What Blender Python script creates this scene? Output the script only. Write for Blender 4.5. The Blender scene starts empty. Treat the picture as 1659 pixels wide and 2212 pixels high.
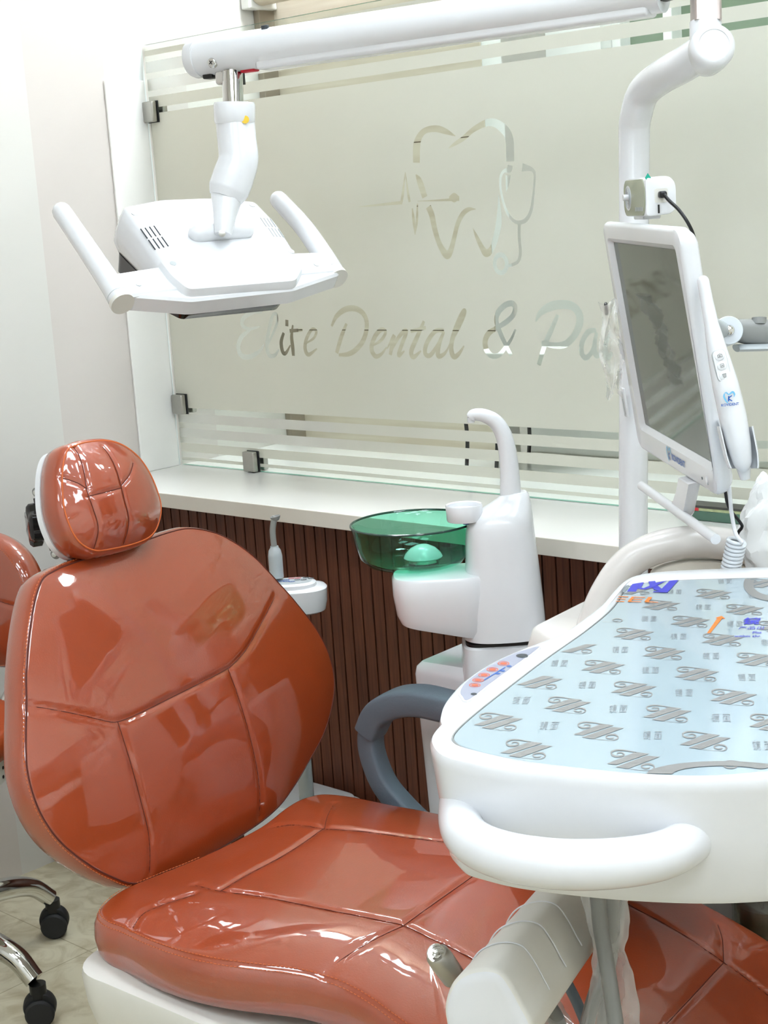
import bpy, bmesh, math, random
import numpy as np
from mathutils import Vector, Matrix
from mathutils.geometry import delaunay_2d_cdt
from mathutils.kdtree import KDTree

random.seed(4); rng = np.random.default_rng(4)
SC = bpy.context.scene
COL = SC.collection
R_ = math.radians

# ------------------------------------------------------------------ camera
FPX = 3320.0
YAW, PITCH, ROLL = R_(43.2), R_(11.12), R_(-3.85)
EYE = np.array([2.728, -2.234, 1.35])
_f = np.array([-math.sin(YAW) * math.cos(PITCH), math.cos(YAW) * math.cos(PITCH), -math.sin(PITCH)])
_r0 = np.array([math.cos(YAW), math.sin(YAW), 0.0]); _u0 = np.cross(_r0, _f)
CR = math.cos(ROLL) * _r0 + math.sin(ROLL) * _u0
CU = -math.sin(ROLL) * _r0 + math.cos(ROLL) * _u0
CF = _f
cam_d = bpy.data.cameras.new('camera'); cam = bpy.data.objects.new('camera', cam_d); COL.objects.link(cam)
m = Matrix.Identity(4)
for i in range(3):
    m[i][0], m[i][1], m[i][2], m[i][3] = CR[i], CU[i], -CF[i], EYE[i]
cam.matrix_world = m
cam_d.sensor_fit = 'VERTICAL'; cam_d.sensor_height = 36.0; cam_d.lens = 36.0 * FPX / 2212.0
cam_d.clip_start = 0.05
SC.camera = cam

# ------------------------------------------------------------------ light, exposure
SC.view_settings.view_transform = 'Standard'; SC.view_settings.look = 'None'
SC.view_settings.gamma = 1.0; SC.view_settings.exposure = 0.27
SC.view_settings.use_curve_mapping = False
PANEL = 9.9          # ceiling panels
PANEL_BACK = 44.0     # unseen panels added to brighten the area behind the glass
SPOT = 60.0          # small downlights
wd = bpy.data.worlds.new('world'); SC.world = wd; wd.use_nodes = True
wd.node_tree.nodes['Background'].inputs[0].default_value = (1, 1, 1, 1)
wd.node_tree.nodes['Background'].inputs[1].default_value = 0.25
SC.cycles.max_bounces = 6; SC.cycles.diffuse_bounces = 3; SC.cycles.glossy_bounces = 3; SC.cycles.adaptive_threshold = 0.12; SC.cycles.adaptive_min_samples = 16
SC.cycles.transmission_bounces = 8; SC.cycles.transparent_max_bounces = 10
SC.cycles.sample_clamp_indirect = 6.0; SC.cycles.caustics_reflective = False; SC.cycles.caustics_refractive = False

# ------------------------------------------------------------------ sight lines: a point of the picture at a chosen place
def ray(x, y): return CR * (x - 829.5) / FPX - CU * (y - 1106) / FPX + CF
def px(x, y, d): return EYE + d * ray(x, y)
def pz(x, y, z): d = ray(x, y); return EYE + (z - EYE[2]) / d[2] * d
def py(x, y, Y): d = ray(x, y); return EYE + (Y - EYE[1]) / d[1] * d
def pX(x, y, X): d = ray(x, y); return EYE + (X - EYE[0]) / d[0] * d
def ppl(x, y, p0, n): d = ray(x, y); return EYE + ((np.array(p0) - EYE) @ n) / (d @ n) * d

# ------------------------------------------------------------------ materials
def lin(c):
    c = [v / 255.0 for v in c]
    return tuple(v / 12.92 if v <= 0.04045 else ((v + 0.055) / 1.055) ** 2.4 for v in c) + (1.0,)
def setin(b, k, v):
    if k in b.inputs: b.inputs[k].default_value = v
def mat(name, rgb, rough=0.5, metal=0.0, coat=0.0, coat_rough=0.03, spec=0.5, noise=0.03, nscale=40, bump=0.0, bscale=200,
        trans=0.0, ior=1.45, emit=None, estr=0.0, alpha=1.0, coat_bump=0.0, coat_bscale=6.0, coat_ior=1.5, sheen=0.0):
    M = bpy.data.materials.new(name); M.use_nodes = True
    nt = M.node_tree; b = nt.nodes['Principled BSDF']; L = nt.links.new
    col = lin(rgb)
    setin(b, 'Roughness', rough); setin(b, 'Metallic', metal); setin(b, 'IOR', ior)
    setin(b, 'Specular IOR Level', spec); setin(b, 'Coat Weight', coat); setin(b, 'Coat Roughness', coat_rough); setin(b, 'Coat IOR', coat_ior)
    setin(b, 'Transmission Weight', trans); setin(b, 'Alpha', alpha)
    tc = nt.nodes.new('ShaderNodeTexCoord')
    if noise > 0:
        n = nt.nodes.new('ShaderNodeTexNoise'); n.inputs['Scale'].default_value = nscale; n.inputs['Detail'].default_value = 3
        L(tc.outputs['Object'], n.inputs['Vector'])
        mx = nt.nodes.new('ShaderNodeMix'); mx.data_type = 'RGBA'
        mx.inputs[6].default_value = tuple(v * (1 - noise) for v in col[:3]) + (1,)
        mx.inputs[7].default_value = tuple(min(1, v * (1 + noise)) for v in col[:3]) + (1,)
        L(n.outputs['Fac'], mx.inputs[0]); L(mx.outputs[2], b.inputs['Base Color'])
    else:
        b.inputs['Base Color'].default_value = col
    if bump > 0:
        n = nt.nodes.new('ShaderNodeTexNoise'); n.inputs['Scale'].default_value = bscale; n.inputs['Detail'].default_value = 4
        L(tc.outputs['Object'], n.inputs['Vector'])
        bp = nt.nodes.new('ShaderNodeBump'); bp.inputs['Strength'].default_value = bump; bp.inputs['Distance'].default_value = 0.002
        L(n.outputs['Fac'], bp.inputs['Height']); L(bp.outputs['Normal'], b.inputs['Normal'])
    if coat_bump > 0:
        n = nt.nodes.new('ShaderNodeTexNoise'); n.inputs['Scale'].default_value = coat_bscale; n.inputs['Detail'].default_value = 2
        n.inputs['Distortion'].default_value = 1.2
        L(tc.outputs['Object'], n.inputs['Vector'])
        bp = nt.nodes.new('ShaderNodeBump'); bp.inputs['Strength'].default_value = coat_bump; bp.inputs['Distance'].default_value = 0.01
        L(n.outputs['Fac'], bp.inputs['Height']); L(bp.outputs['Normal'], b.inputs['Coat Normal'])
    if emit:
        setin(b, 'Emission Color', lin(emit)); setin(b, 'Emission Strength', estr)
    M.diffuse_color = col
    return M

def thin_glass(name, tint, refl=1.0, rough=0.0):
    M = bpy.data.materials.new(name); M.use_nodes = True; nt = M.node_tree; L = nt.links.new
    nt.nodes.remove(nt.nodes['Principled BSDF']); out = nt.nodes['Material Output']
    tr = nt.nodes.new('ShaderNodeBsdfTransparent'); tr.inputs[0].default_value = lin(tint)
    gl = nt.nodes.new('ShaderNodeBsdfGlossy'); gl.inputs['Roughness'].default_value = rough
    fr = nt.nodes.new('ShaderNodeFresnel'); fr.inputs[0].default_value = 1.45
    ml = nt.nodes.new('ShaderNodeMath'); ml.operation = 'MULTIPLY'; ml.inputs[1].default_value = refl
    mx = nt.nodes.new('ShaderNodeMixShader')
    gm = nt.nodes.new('ShaderNodeNewGeometry'); fb = nt.nodes.new('ShaderNodeMath'); fb.operation = 'SUBTRACT'; fb.inputs[0].default_value = 1.0
    L(gm.outputs['Backfacing'], fb.inputs[1]); L(fb.outputs[0], ml.inputs[1]); fr.inputs[0].default_value = 1.45 + 0.35 * (refl - 1)
    L(fr.outputs[0], ml.inputs[0]); L(ml.outputs[0], mx.inputs[0]); L(tr.outputs[0], mx.inputs[1]); L(gl.outputs[0], mx.inputs[2])
    L(mx.outputs[0], out.inputs[0])
    return M

def frost(name, rgb, trans=0.45):
    M = bpy.data.materials.new(name); M.use_nodes = True; nt = M.node_tree; L = nt.links.new
    nt.nodes.remove(nt.nodes['Principled BSDF']); out = nt.nodes['Material Output']
    d = nt.nodes.new('ShaderNodeBsdfDiffuse'); t = nt.nodes.new('ShaderNodeBsdfTranslucent')
    n = nt.nodes.new('ShaderNodeTexNoise'); n.inputs['Scale'].default_value = 3.0
    cr = nt.nodes.new('ShaderNodeMix'); cr.data_type = 'RGBA'
    c = lin(rgb); cr.inputs[6].default_value = tuple(v * 0.98 for v in c[:3]) + (1,); cr.inputs[7].default_value = c
    L(n.outputs['Fac'], cr.inputs[0]); L(cr.outputs[2], d.inputs[0]); L(cr.outputs[2], t.inputs[0])
    mx = nt.nodes.new('ShaderNodeMixShader'); mx.inputs[0].default_value = trans
    L(d.outputs[0], mx.inputs[1]); L(t.outputs[0], mx.inputs[2])
    gl = nt.nodes.new('ShaderNodeBsdfGlossy'); gl.inputs['Roughness'].default_value = 0.28
    fr = nt.nodes.new('ShaderNodeFresnel'); fr.inputs[0].default_value = 1.4
    m2 = nt.nodes.new('ShaderNodeMixShader'); ml = nt.nodes.new('ShaderNodeMath'); ml.operation = 'MULTIPLY'; ml.inputs[1].default_value = 0.5
    L(fr.outputs[0], ml.inputs[0]); L(ml.outputs[0], m2.inputs[0]); L(mx.outputs[0], m2.inputs[1]); L(gl.outputs[0], m2.inputs[2])
    L(m2.outputs[0], out.inputs[0])
    return M

def clear_film(name, tint, milky=0.12):
    """thin polythene: mostly see-through with glossy creases"""
    M = bpy.data.materials.new(name); M.use_nodes = True; nt = M.node_tree; L = nt.links.new
    b = nt.nodes['Principled BSDF']; out = nt.nodes['Material Output']
    b.inputs['Base Color'].default_value = lin(tint); b.inputs['Roughness'].default_value = 0.18
    tr = nt.nodes.new('ShaderNodeBsdfTransparent'); tr.inputs[0].default_value = (0.97, 0.97, 0.97, 1)
    lw = nt.nodes.new('ShaderNodeLayerWeight'); lw.inputs[0].default_value = 0.35
    ad = nt.nodes.new('ShaderNodeMath'); ad.operation = 'MULTIPLY_ADD'; ad.inputs[1].default_value = 0.55; ad.inputs[2].default_value = milky
    mx = nt.nodes.new('ShaderNodeMixShader')
    L(lw.outputs['Facing'], ad.inputs[0]); L(ad.outputs[0], mx.inputs[0]); L(tr.outputs[0], mx.inputs[1]); L(b.outputs[0], mx.inputs[2])
    L(mx.outputs[0], out.inputs[0])
    return M

def slat_mat():
    M = mat('walnut_slats', (96, 52, 32), 0.45, noise=0)
    nt = M.node_tree; L = nt.links.new; b = nt.nodes['Principled BSDF']
    tc = nt.nodes.new('ShaderNodeTexCoord'); mp = nt.nodes.new('ShaderNodeMapping'); mp.inputs['Scale'].default_value = (150, 150, 6)
    n = nt.nodes.new('ShaderNodeTexNoise'); n.inputs['Scale'].default_value = 1.0; n.inputs['Detail'].default_value = 6; n.inputs['Distortion'].default_value = 0.8
    cr = nt.nodes.new('ShaderNodeValToRGB')
    cr.color_ramp.elements[0].position = 0.3; cr.color_ramp.elements[0].color = lin((78, 41, 27))
    cr.color_ramp.elements[1].position = 0.72; cr.color_ramp.elements[1].color = lin((114, 65, 43))
    L(tc.outputs['Object'], mp.inputs['Vector']); L(mp.outputs[0], n.inputs['Vector']); L(n.outputs['Fac'], cr.inputs[0]); L(cr.outputs[0], b.inputs['Base Color'])
    return M

def plank_mat():
    M = mat('pale_wood_planks', (222, 202, 172), 0.5, noise=0)
    nt = M.node_tree; L = nt.links.new; b = nt.nodes['Principled BSDF']
    tc = nt.nodes.new('ShaderNodeTexCoord'); mp = nt.nodes.new('ShaderNodeMapping'); mp.inputs['Scale'].default_value = (3, 3, 55)
    n = nt.nodes.new('ShaderNodeTexNoise'); n.inputs['Scale'].default_value = 1.0; n.inputs['Detail'].default_value = 5
    cr = nt.nodes.new('ShaderNodeValToRGB')
    cr.color_ramp.elements[0].position = 0.3; cr.color_ramp.elements[0].color = lin((216, 202, 180))
    cr.color_ramp.elements[1].position = 0.7; cr.color_ramp.elements[1].color = lin((236, 226, 208))
    L(tc.outputs['Object'], mp.inputs['Vector']); L(mp.outputs[0], n.inputs['Vector']); L(n.outputs['Fac'], cr.inputs[0]); L(cr.outputs[0], b.inputs['Base Color'])
    return M

def tile_mat():
    M = mat('beige_vinyl_tile', (190, 180, 152), 0.35, noise=0)
    nt = M.node_tree; L = nt.links.new; b = nt.nodes['Principled BSDF']
    tc = nt.nodes.new('ShaderNodeTexCoord')
    n = nt.nodes.new('ShaderNodeTexNoise'); n.inputs['Scale'].default_value = 14; n.inputs['Detail'].default_value = 8; n.inputs['Distortion'].default_value = 1.5
    cr = nt.nodes.new('ShaderNodeValToRGB')
    cr.color_ramp.elements[0].position = 0.36; cr.color_ramp.elements[0].color = lin((168, 156, 128))
    cr.color_ramp.elements[1].position = 0.6; cr.color_ramp.elements[1].color = lin((196, 188, 162))
    br = nt.nodes.new('ShaderNodeTexBrick'); br.offset = 0.0; br.inputs['Scale'].default_value = 1.0
    br.inputs['Mortar Size'].default_value = 0.0012; br.inputs['Brick Width'].default_value = 0.6; br.inputs['Row Height'].default_value = 0.6
    br.inputs['Color1'].default_value = (1, 1, 1, 1); br.inputs['Color2'].default_value = (1, 1, 1, 1); br.inputs['Mortar'].default_value = (0.6, 0.57, 0.5, 1)
    mx = nt.nodes.new('ShaderNodeMix'); mx.data_type = 'RGBA'; mx.blend_type = 'MULTIPLY'; mx.inputs[0].default_value = 1.0
    mp = nt.nodes.new('ShaderNodeMapping'); mp.inputs['Location'].default_value = (-0.06, 0.17, 0)
    L(tc.outputs['Object'], n.inputs['Vector']); L(tc.outputs['Object'], mp.inputs['Vector']); L(mp.outputs[0], br.inputs['Vector'])
    L(n.outputs['Fac'], cr.inputs[0]); L(cr.outputs[0], mx.inputs[6]); L(br.outputs[0], mx.inputs[7]); L(mx.outputs[2], b.inputs['Base Color'])
    return M

def band_mat():
    """painted side wall: alternating cream and blush paint panels along the wall"""
    M = mat('banded_wall_paint', (236, 231, 222), 0.6, noise=0)
    nt = M.node_tree; L = nt.links.new; b = nt.nodes['Principled BSDF']
    g = nt.nodes.new('ShaderNodeNewGeometry'); sp = nt.nodes.new('ShaderNodeSeparateXYZ'); L(g.outputs['Position'], sp.inputs[0])
    mr = nt.nodes.new('ShaderNodeMapRange'); mr.inputs['From Min'].default_value = -1.0; mr.inputs['From Max'].default_value = 1.0
    L(sp.outputs['Y'], mr.inputs['Value'])
    cr = nt.nodes.new('ShaderNodeValToRGB'); cr.color_ramp.interpolation = 'CONSTANT'
    els = [(0.0, (212, 205, 198)), (0.23, (215, 213, 207)), (0.342, (210, 203, 197)), (0.444, (228, 232, 229)), (0.498, (215, 208, 202)), (0.555, (224, 221, 214))]
    while len(cr.color_ramp.elements) < len(els): cr.color_ramp.elements.new(0.5)
    for e, (p, c) in zip(cr.color_ramp.elements, els): e.position = p; e.color = lin(c)
    L(mr.outputs[0], cr.inputs[0]); L(cr.outputs[0], b.inputs['Base Color'])
    return M

WHITE = mat('white_gloss_plastic', (222, 223, 225), 0.22, coat=0.3, noise=0.01)
CREAM = mat('cream_gloss_plastic', (218, 213, 208), 0.25, coat=0.3, noise=0.01)
PAINTW = mat('white_paint', (240, 239, 234), 0.6, noise=0.01)
CREAMW = mat('cream_wall_paint', (236, 232, 224), 0.6, noise=0.01)
CEILM = mat('ceiling_paint', (240, 238, 232), 0.7, noise=0.01)
LEATHER = mat('orange_tan_leather', (152, 59, 19), 0.42, noise=0.06, nscale=30, bump=0.15, bscale=420, coat=1.0, coat_rough=0.035, coat_bump=0.10, coat_bscale=7, coat_ior=1.82)
LEATHER2 = mat('orange_tan_leather_bare', (162, 68, 28), 0.38, noise=0.05, nscale=40, bump=0.2, bscale=420)
HEADLTH = mat('orange_tan_leather_creased_cover', (152, 59, 21), 0.42, noise=0.06, nscale=30, coat=1.0, coat_rough=0.04, coat_bump=0.35, coat_bscale=16, coat_ior=1.75)
SEAM = mat('dark_brown_seam', (84, 30, 18), 0.7, noise=0.02)
THREAD = mat('orange_thread', (196, 96, 42), 0.6, noise=0.02)
CHROME = mat('chrome', (214, 214, 212), 0.06, metal=1.0, noise=0.0)
STEEL = mat('brushed_steel', (176, 174, 168), 0.32, metal=1.0, noise=0.05, nscale=120)
COPPERY = mat('worn_satin_metal', (196, 184, 180), 0.35, metal=0.8, noise=0.1, nscale=60)
BLACK = mat('black_plastic', (16, 16, 17), 0.35, noise=0.02)
BLACKG = mat('black_gloss', (10, 9, 10), 0.08, noise=0.0)
RUBBER = mat('black_rubber', (28, 28, 29), 0.6, noise=0.05)
GREY = mat('blue_grey_soft_plastic', (92, 104, 114), 0.5, noise=0.04, bump=0.2, bscale=300)
HOSEG = mat('mid_grey_hose', (140, 141, 138), 0.4, noise=0.03)
LGREY = mat('pale_grey_plastic', (176, 182, 184), 0.35, noise=0.02)
OFFW = mat('off_white_satin_plastic', (218, 216, 208), 0.4, noise=0.02)
STONE = mat('white_quartz_counter', (240, 239, 234), 0.15, noise=0.015, nscale=8)
FASCIA = mat('cream_counter_edge', (222, 216, 204), 0.35, noise=0.01)
SLAT = slat_mat(); GAP = mat('black_gap', (12, 9, 8), 0.8, noise=0.0)
PLANK = plank_mat(); TILE = tile_mat(); BAND = band_mat()
GLASS = thin_glass('clear_glass', (250, 253, 251), 1.0)
GLASSEDGE = mat('green_glass_edge', (120, 168, 150), 0.15, noise=0.02)
FILM = frost('frosted_film', (228, 225, 214), 0.45)
BOWLG = thin_glass('green_glass', (192, 239, 224), 1.2)
CLEARP = clear_film('clear_polythene', (245, 245, 245), 0.2)
CLEART = clear_film('thin_clear_wrap', (250, 250, 250), 0.05)
TISSUE = mat('white_tissue', (240, 240, 238), 0.7, noise=0.02)
SCREEN = mat('dark_screen', (84, 90, 78), 0.06, noise=0.0, spec=0.7)
PLATE = mat('blue_protective_film', (164, 180, 187), 0.12, noise=0.01, coat=0.6, coat_rough=0.02)
PRINTG = mat('grey_print', (132, 131, 129), 0.3, noise=0.02)
PRINTL = mat('pale_grey_print', (140, 147, 152), 0.3, noise=0.02)
BLUEP = mat('blue_print', (44, 48, 186), 0.3, noise=0.02)
BLUE2 = mat('logo_blue', (40, 92, 170), 0.35, noise=0.02)
CYANP = mat('logo_light_blue', (108, 178, 214), 0.35, noise=0.02)
ORANGEP = mat('orange_print', (236, 122, 30), 0.3, noise=0.02)
CORALP = mat('coral_print', (226, 92, 58), 0.35, noise=0.02)
REDP = mat('red_print', (214, 60, 66), 0.35, noise=0.02)
DARKP = mat('dark_grey_print', (60, 66, 72), 0.35, noise=0.02)
LILAC = mat('grey_lilac_panel', (150, 153, 168), 0.35, noise=0.02)
SAGE = mat('sage_grey_panel', (150, 154, 132), 0.25, noise=0.02)
TEAL = mat('teal_label', (0, 148, 124), 0.4, noise=0.02)
YELLOW = mat('yellow_sticker', (224, 186, 36), 0.4, noise=0.02)
REDM = mat('red_plastic', (190, 20, 44), 0.4, noise=0.02)
DKBLUE = mat('dark_blue_plastic', (20, 44, 120), 0.3, noise=0.02)
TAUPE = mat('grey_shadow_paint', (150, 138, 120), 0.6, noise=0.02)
WATERG = thin_glass('clear_bottle_plastic', (236, 238, 234), 1.2, 0.05)
WINGREEN = mat('grey_green_pane', (118, 134, 112), 0.15, noise=0.04)
PLINE = mat('plank_joint', (150, 134, 112), 0.7, noise=0.02)
GROUT = mat('dark_joint', (120, 116, 108), 0.7, noise=0.02)
PANELM = mat('lit_panel', (255, 255, 255), 0.5, noise=0.0, emit=(234, 245, 255), estr=PANEL)
PANELB = mat('added_panel_behind_glass', (255, 255, 255), 0.5, noise=0.0, emit=(240, 248, 255), estr=PANEL_BACK)
SPOTM = mat('lit_downlight', (255, 255, 255), 0.5, noise=0.0, emit=(255, 255, 255), estr=SPOT)
WARM = mat('lit_warm_strip', (255, 220, 160), 0.5, noise=0.0, emit=(255, 176, 84), estr=14.0)

# ------------------------------------------------------------------ object helpers
ROOT = {}
def base_of(o):
    while o.parent is not None: o = o.parent
    return np.array(ROOT.get(o.name, (0, 0, 0)), float)
def thing(name, label, cat, loc, group=None):
    o = bpy.data.objects.new(name, None); COL.objects.link(o)
    o.location = [float(v) for v in loc]; o.empty_display_size = 0.05
    ROOT[o.name] = tuple(float(v) for v in loc)
    o['label'] = label; o['category'] = cat
    if group: o['group'] = group
    return o
def tag(o, label, cat, group=None):
    o['label'] = label; o['category'] = cat
    if group: o['group'] = group
    return o
def struct(o): o['kind'] = 'structure'; return o

def mk(name, V, F, material, parent=None, sharp=40, smooth=True, mats=None, fmat=None):
    V = np.asarray(V, float)
    if parent is not None: L = base_of(parent)
    else:
        L = np.array([(V[:, 0].min() + V[:, 0].max()) / 2, (V[:, 1].min() + V[:, 1].max()) / 2, V[:, 2].min()])
    me = bpy.data.meshes.new(name)
    me.from_pydata((V - L).tolist(), [], [list(map(int, f)) for f in F])
    bm = bmesh.new(); bm.from_mesh(me); bmesh.ops.remove_doubles(bm, verts=bm.verts, dist=1e-6)
    bmesh.ops.recalc_face_normals(bm, faces=bm.faces); bm.to_mesh(me); bm.free()
    for mm in (mats or [material]): me.materials.append(mm)
    if fmat is not None and len(me.polygons) == len(fmat):
        for p, k in zip(me.polygons, fmat): p.material_index = int(k)
    for p in me.polygons: p.use_smooth = smooth
    if smooth:
        me.set_sharp_from_angle(angle=R_(sharp))
    o = bpy.data.objects.new(name, me); COL.objects.link(o)
    if parent is not None: o.parent = parent
    else: o.location = L; ROOT[o.name] = tuple(L)
    return o

class B:
    """collects shapes for one mesh"""
    def __init__(s): s.v = []; s.f = []; s.m = []
    def add(s, V, F, k=0):
        n = len(s.v); s.v += [tuple(p) for p in V]; s.f += [[i + n for i in f] for f in F]; s.m += [k] * len(F); return s
    def done(s, name, material, parent=None, sharp=40, smooth=True): return mk(name, s.v, s.f, material, parent, sharp, smooth)

def frame(o, x, z):
    x = np.array(x, float); x /= np.linalg.norm(x); z = np.array(z, float); z = z - (z @ x) * x; z /= np.linalg.norm(z)
    return (np.array(o, float), x, np.cross(z, x), z)
WF = (np.zeros(3), np.array([1., 0, 0]), np.array([0, 1., 0]), np.array([0, 0, 1.]))
def at(fr, a, b, c): return fr[0] + fr[1] * a + fr[2] * b + fr[3] * c

def cat(P, n=8, closed=False):
    """smooth curve through the points"""
    P = np.array(P, float); out = []; N = len(P)
    rng_ = range(N) if closed else range(N - 1)
    for i in rng_:
        if closed: p0, p1, p2, p3 = P[i - 1], P[i], P[(i + 1) % N], P[(i + 2) % N]
        else:
            p1, p2 = P[i], P[i + 1]; p0 = P[i - 1] if i else 2 * p1 - p2; p3 = P[i + 2] if i + 2 < N else 2 * p2 - p1
        for k in range(n):
            t = k / n
            out.append(0.5 * ((2 * p1) + (-p0 + p2) * t + (2 * p0 - 5 * p1 + 4 * p2 - p3) * t * t + (-p0 + 3 * p1 - 3 * p2 + p3) * t ** 3))
    if not closed: out.append(P[-1])
    return np.array(out)

def loft(rings, cap0=True, cap1=True, closed=True):
    rings = [np.asarray(r, float) for r in rings]; n = len(rings[0]); V = np.concatenate(rings); F = []
    for i in range(len(rings) - 1):
        for j in range(n if closed else n - 1):
            a, b = i * n + j, i * n + (j + 1) % n
            F.append([a, b, b + n, a + n])
    if cap0: F.append(list(range(n))[::-1])
    if cap1: F.append([(len(rings) - 1) * n + j for j in range(n)])
    return V, F

def tube(P, r, n=16, cap=True, up=None, ratio=1.0, power=2.0, dome=False):
    """swept tube; r scalar or per point, ratio = width along 'up' over width across"""
    P = np.array(P, float); N = len(P); r = np.full(N, r, float) if np.isscalar(r) else np.interp(np.linspace(0, 1, N), np.linspace(0, 1, len(r)), r)
    T = np.gradient(P, axis=0); T /= np.linalg.norm(T, axis=1)[:, None] + 1e-12
    u = np.array(up if up is not None else (0, 0, 1.), float)
    if abs(u @ T[0]) > 0.95: u = np.array([1., 0, 0.2])
    rings = []; prev = None
    for i in range(N):
        if up is not None or prev is None: a = u - (u @ T[i]) * T[i]
        else: a = prev - (prev @ T[i]) * T[i]
        a /= np.linalg.norm(a); prev = a; b = np.cross(T[i], a)
        ph = np.arange(n) * 2 * math.pi / n
        c, s = np.cos(ph), np.sin(ph)
        c = np.sign(c) * np.abs(c) ** (2 / power); s = np.sign(s) * np.abs(s) ** (2 / power)
        rings.append((P[i], a, b, c, s, r[i]))
    out = [p + rr * (ratio * c[:, None] * a + s[:, None] * b) for p, a, b, c, s, rr in rings]
    if dome:
        def dm(R, T_, sg):
            p, a, b, c, s, rr = R; res = []
            for k in (1, 2, 3, 4):
                t = k / 4 * math.pi / 2 * 0.98
                res.append(p + sg * T_ * rr * math.sin(t) + rr * math.cos(t) * (ratio * c[:, None] * a + s[:, None] * b))
            return res
        if dome in (True, 'both', 'start'): out = dm(rings[0], T[0], -1)[::-1] + out
        if dome in (True, 'both', 'end'): out = out + dm(rings[-1], T[-1], 1)
    return loft(out, cap, cap)

def lathe(prof, fr, n=48, cap0=True, cap1=True):
    ph = np.arange(n) * 2 * math.pi / n
    rings = [fr[0] + fr[3] * z + r * (np.cos(ph)[:, None] * fr[1] + np.sin(ph)[:, None] * fr[2]) for r, z in prof]
    return loft(rings, cap0, cap1)

def rbox(fr, sx, sy, sz, bev=0.004, seg=3):
    """box centred in fr with rounded edges"""
    bm = bmesh.new(); bmesh.ops.create_cube(bm, size=1.0)
    for v in bm.verts: v.co = Vector((v.co.x * sx, v.co.y * sy, v.co.z * sz))
    if bev > 0: bmesh.ops.bevel(bm, geom=list(bm.edges), offset=min(bev, 0.49 * min(sx, sy, sz)), segments=seg, profile=0.5, affect='EDGES')
    bm.verts.index_update()
    V = [at(fr, *v.co) for v in bm.verts]; F = [[v.index for v in f.verts] for f in bm.faces]; bm.free()
    return V, F
def wbox(x0, x1, y0, y1, z0, z1, bev=0.0):
    fr = (np.array([(x0 + x1) / 2, (y0 + y1) / 2, (z0 + z1) / 2]),) + WF[1:]
    return rbox(fr, x1 - x0, y1 - y0, z1 - z0, bev)

def resample(P, n, closed=True):
    P = np.array(P, float)
    Q = np.vstack([P, P[:1]]) if closed else P
    d = np.r_[0, np.cumsum(np.linalg.norm(np.diff(Q, axis=0), axis=1))]
    s = np.linspace(0, d[-1], n, endpoint=not closed)
    return np.stack([np.interp(s, d, Q[:, k]) for k in range(Q.shape[1])], 1)
def ccw(P):
    P = np.array(P, float); x, y = P[:, 0], P[:, 1]
    return P if np.sum(x * np.roll(y, -1) - np.roll(x, -1) * y) > 0 else P[::-1]
def normals2(P):
    t = np.roll(P, -1, 0) - np.roll(P, 1, 0); t /= np.linalg.norm(t, axis=1)[:, None] + 1e-12
    return np.stack([t[:, 1], -t[:, 0]], 1)
def rounded_poly(P, r, n=6):
    P = ccw(P); out = []; N = len(P)
    for i in range(N):
        p = P[i]; a = P[i - 1] - p; b = P[(i + 1) % N] - p
        la, lb = np.linalg.norm(a), np.linalg.norm(b); rr = min(r if np.isscalar(r) else r[i], la * .45, lb * .45)
        s, e = p + a / la * rr, p + b / lb * rr
        for k in range(n + 1):
            t = k / n; out.append((1 - t) ** 2 * s + 2 * t * (1 - t) * p + t * t * e)
    return np.array(out)
def prism(P, prof, mapper, cap0=True, cap1=True):
    """outline P swept through (outset, height) pairs"""
    P = ccw(P); N = normals2(P)
    rings = [np.array([mapper(q[0], q[1], h) for q in P + N * o]) for o, h in prof]
    return loft(rings, cap0, cap1)
def fmap(fr): return lambda a, b, c: at(fr, a, b, c)

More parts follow.
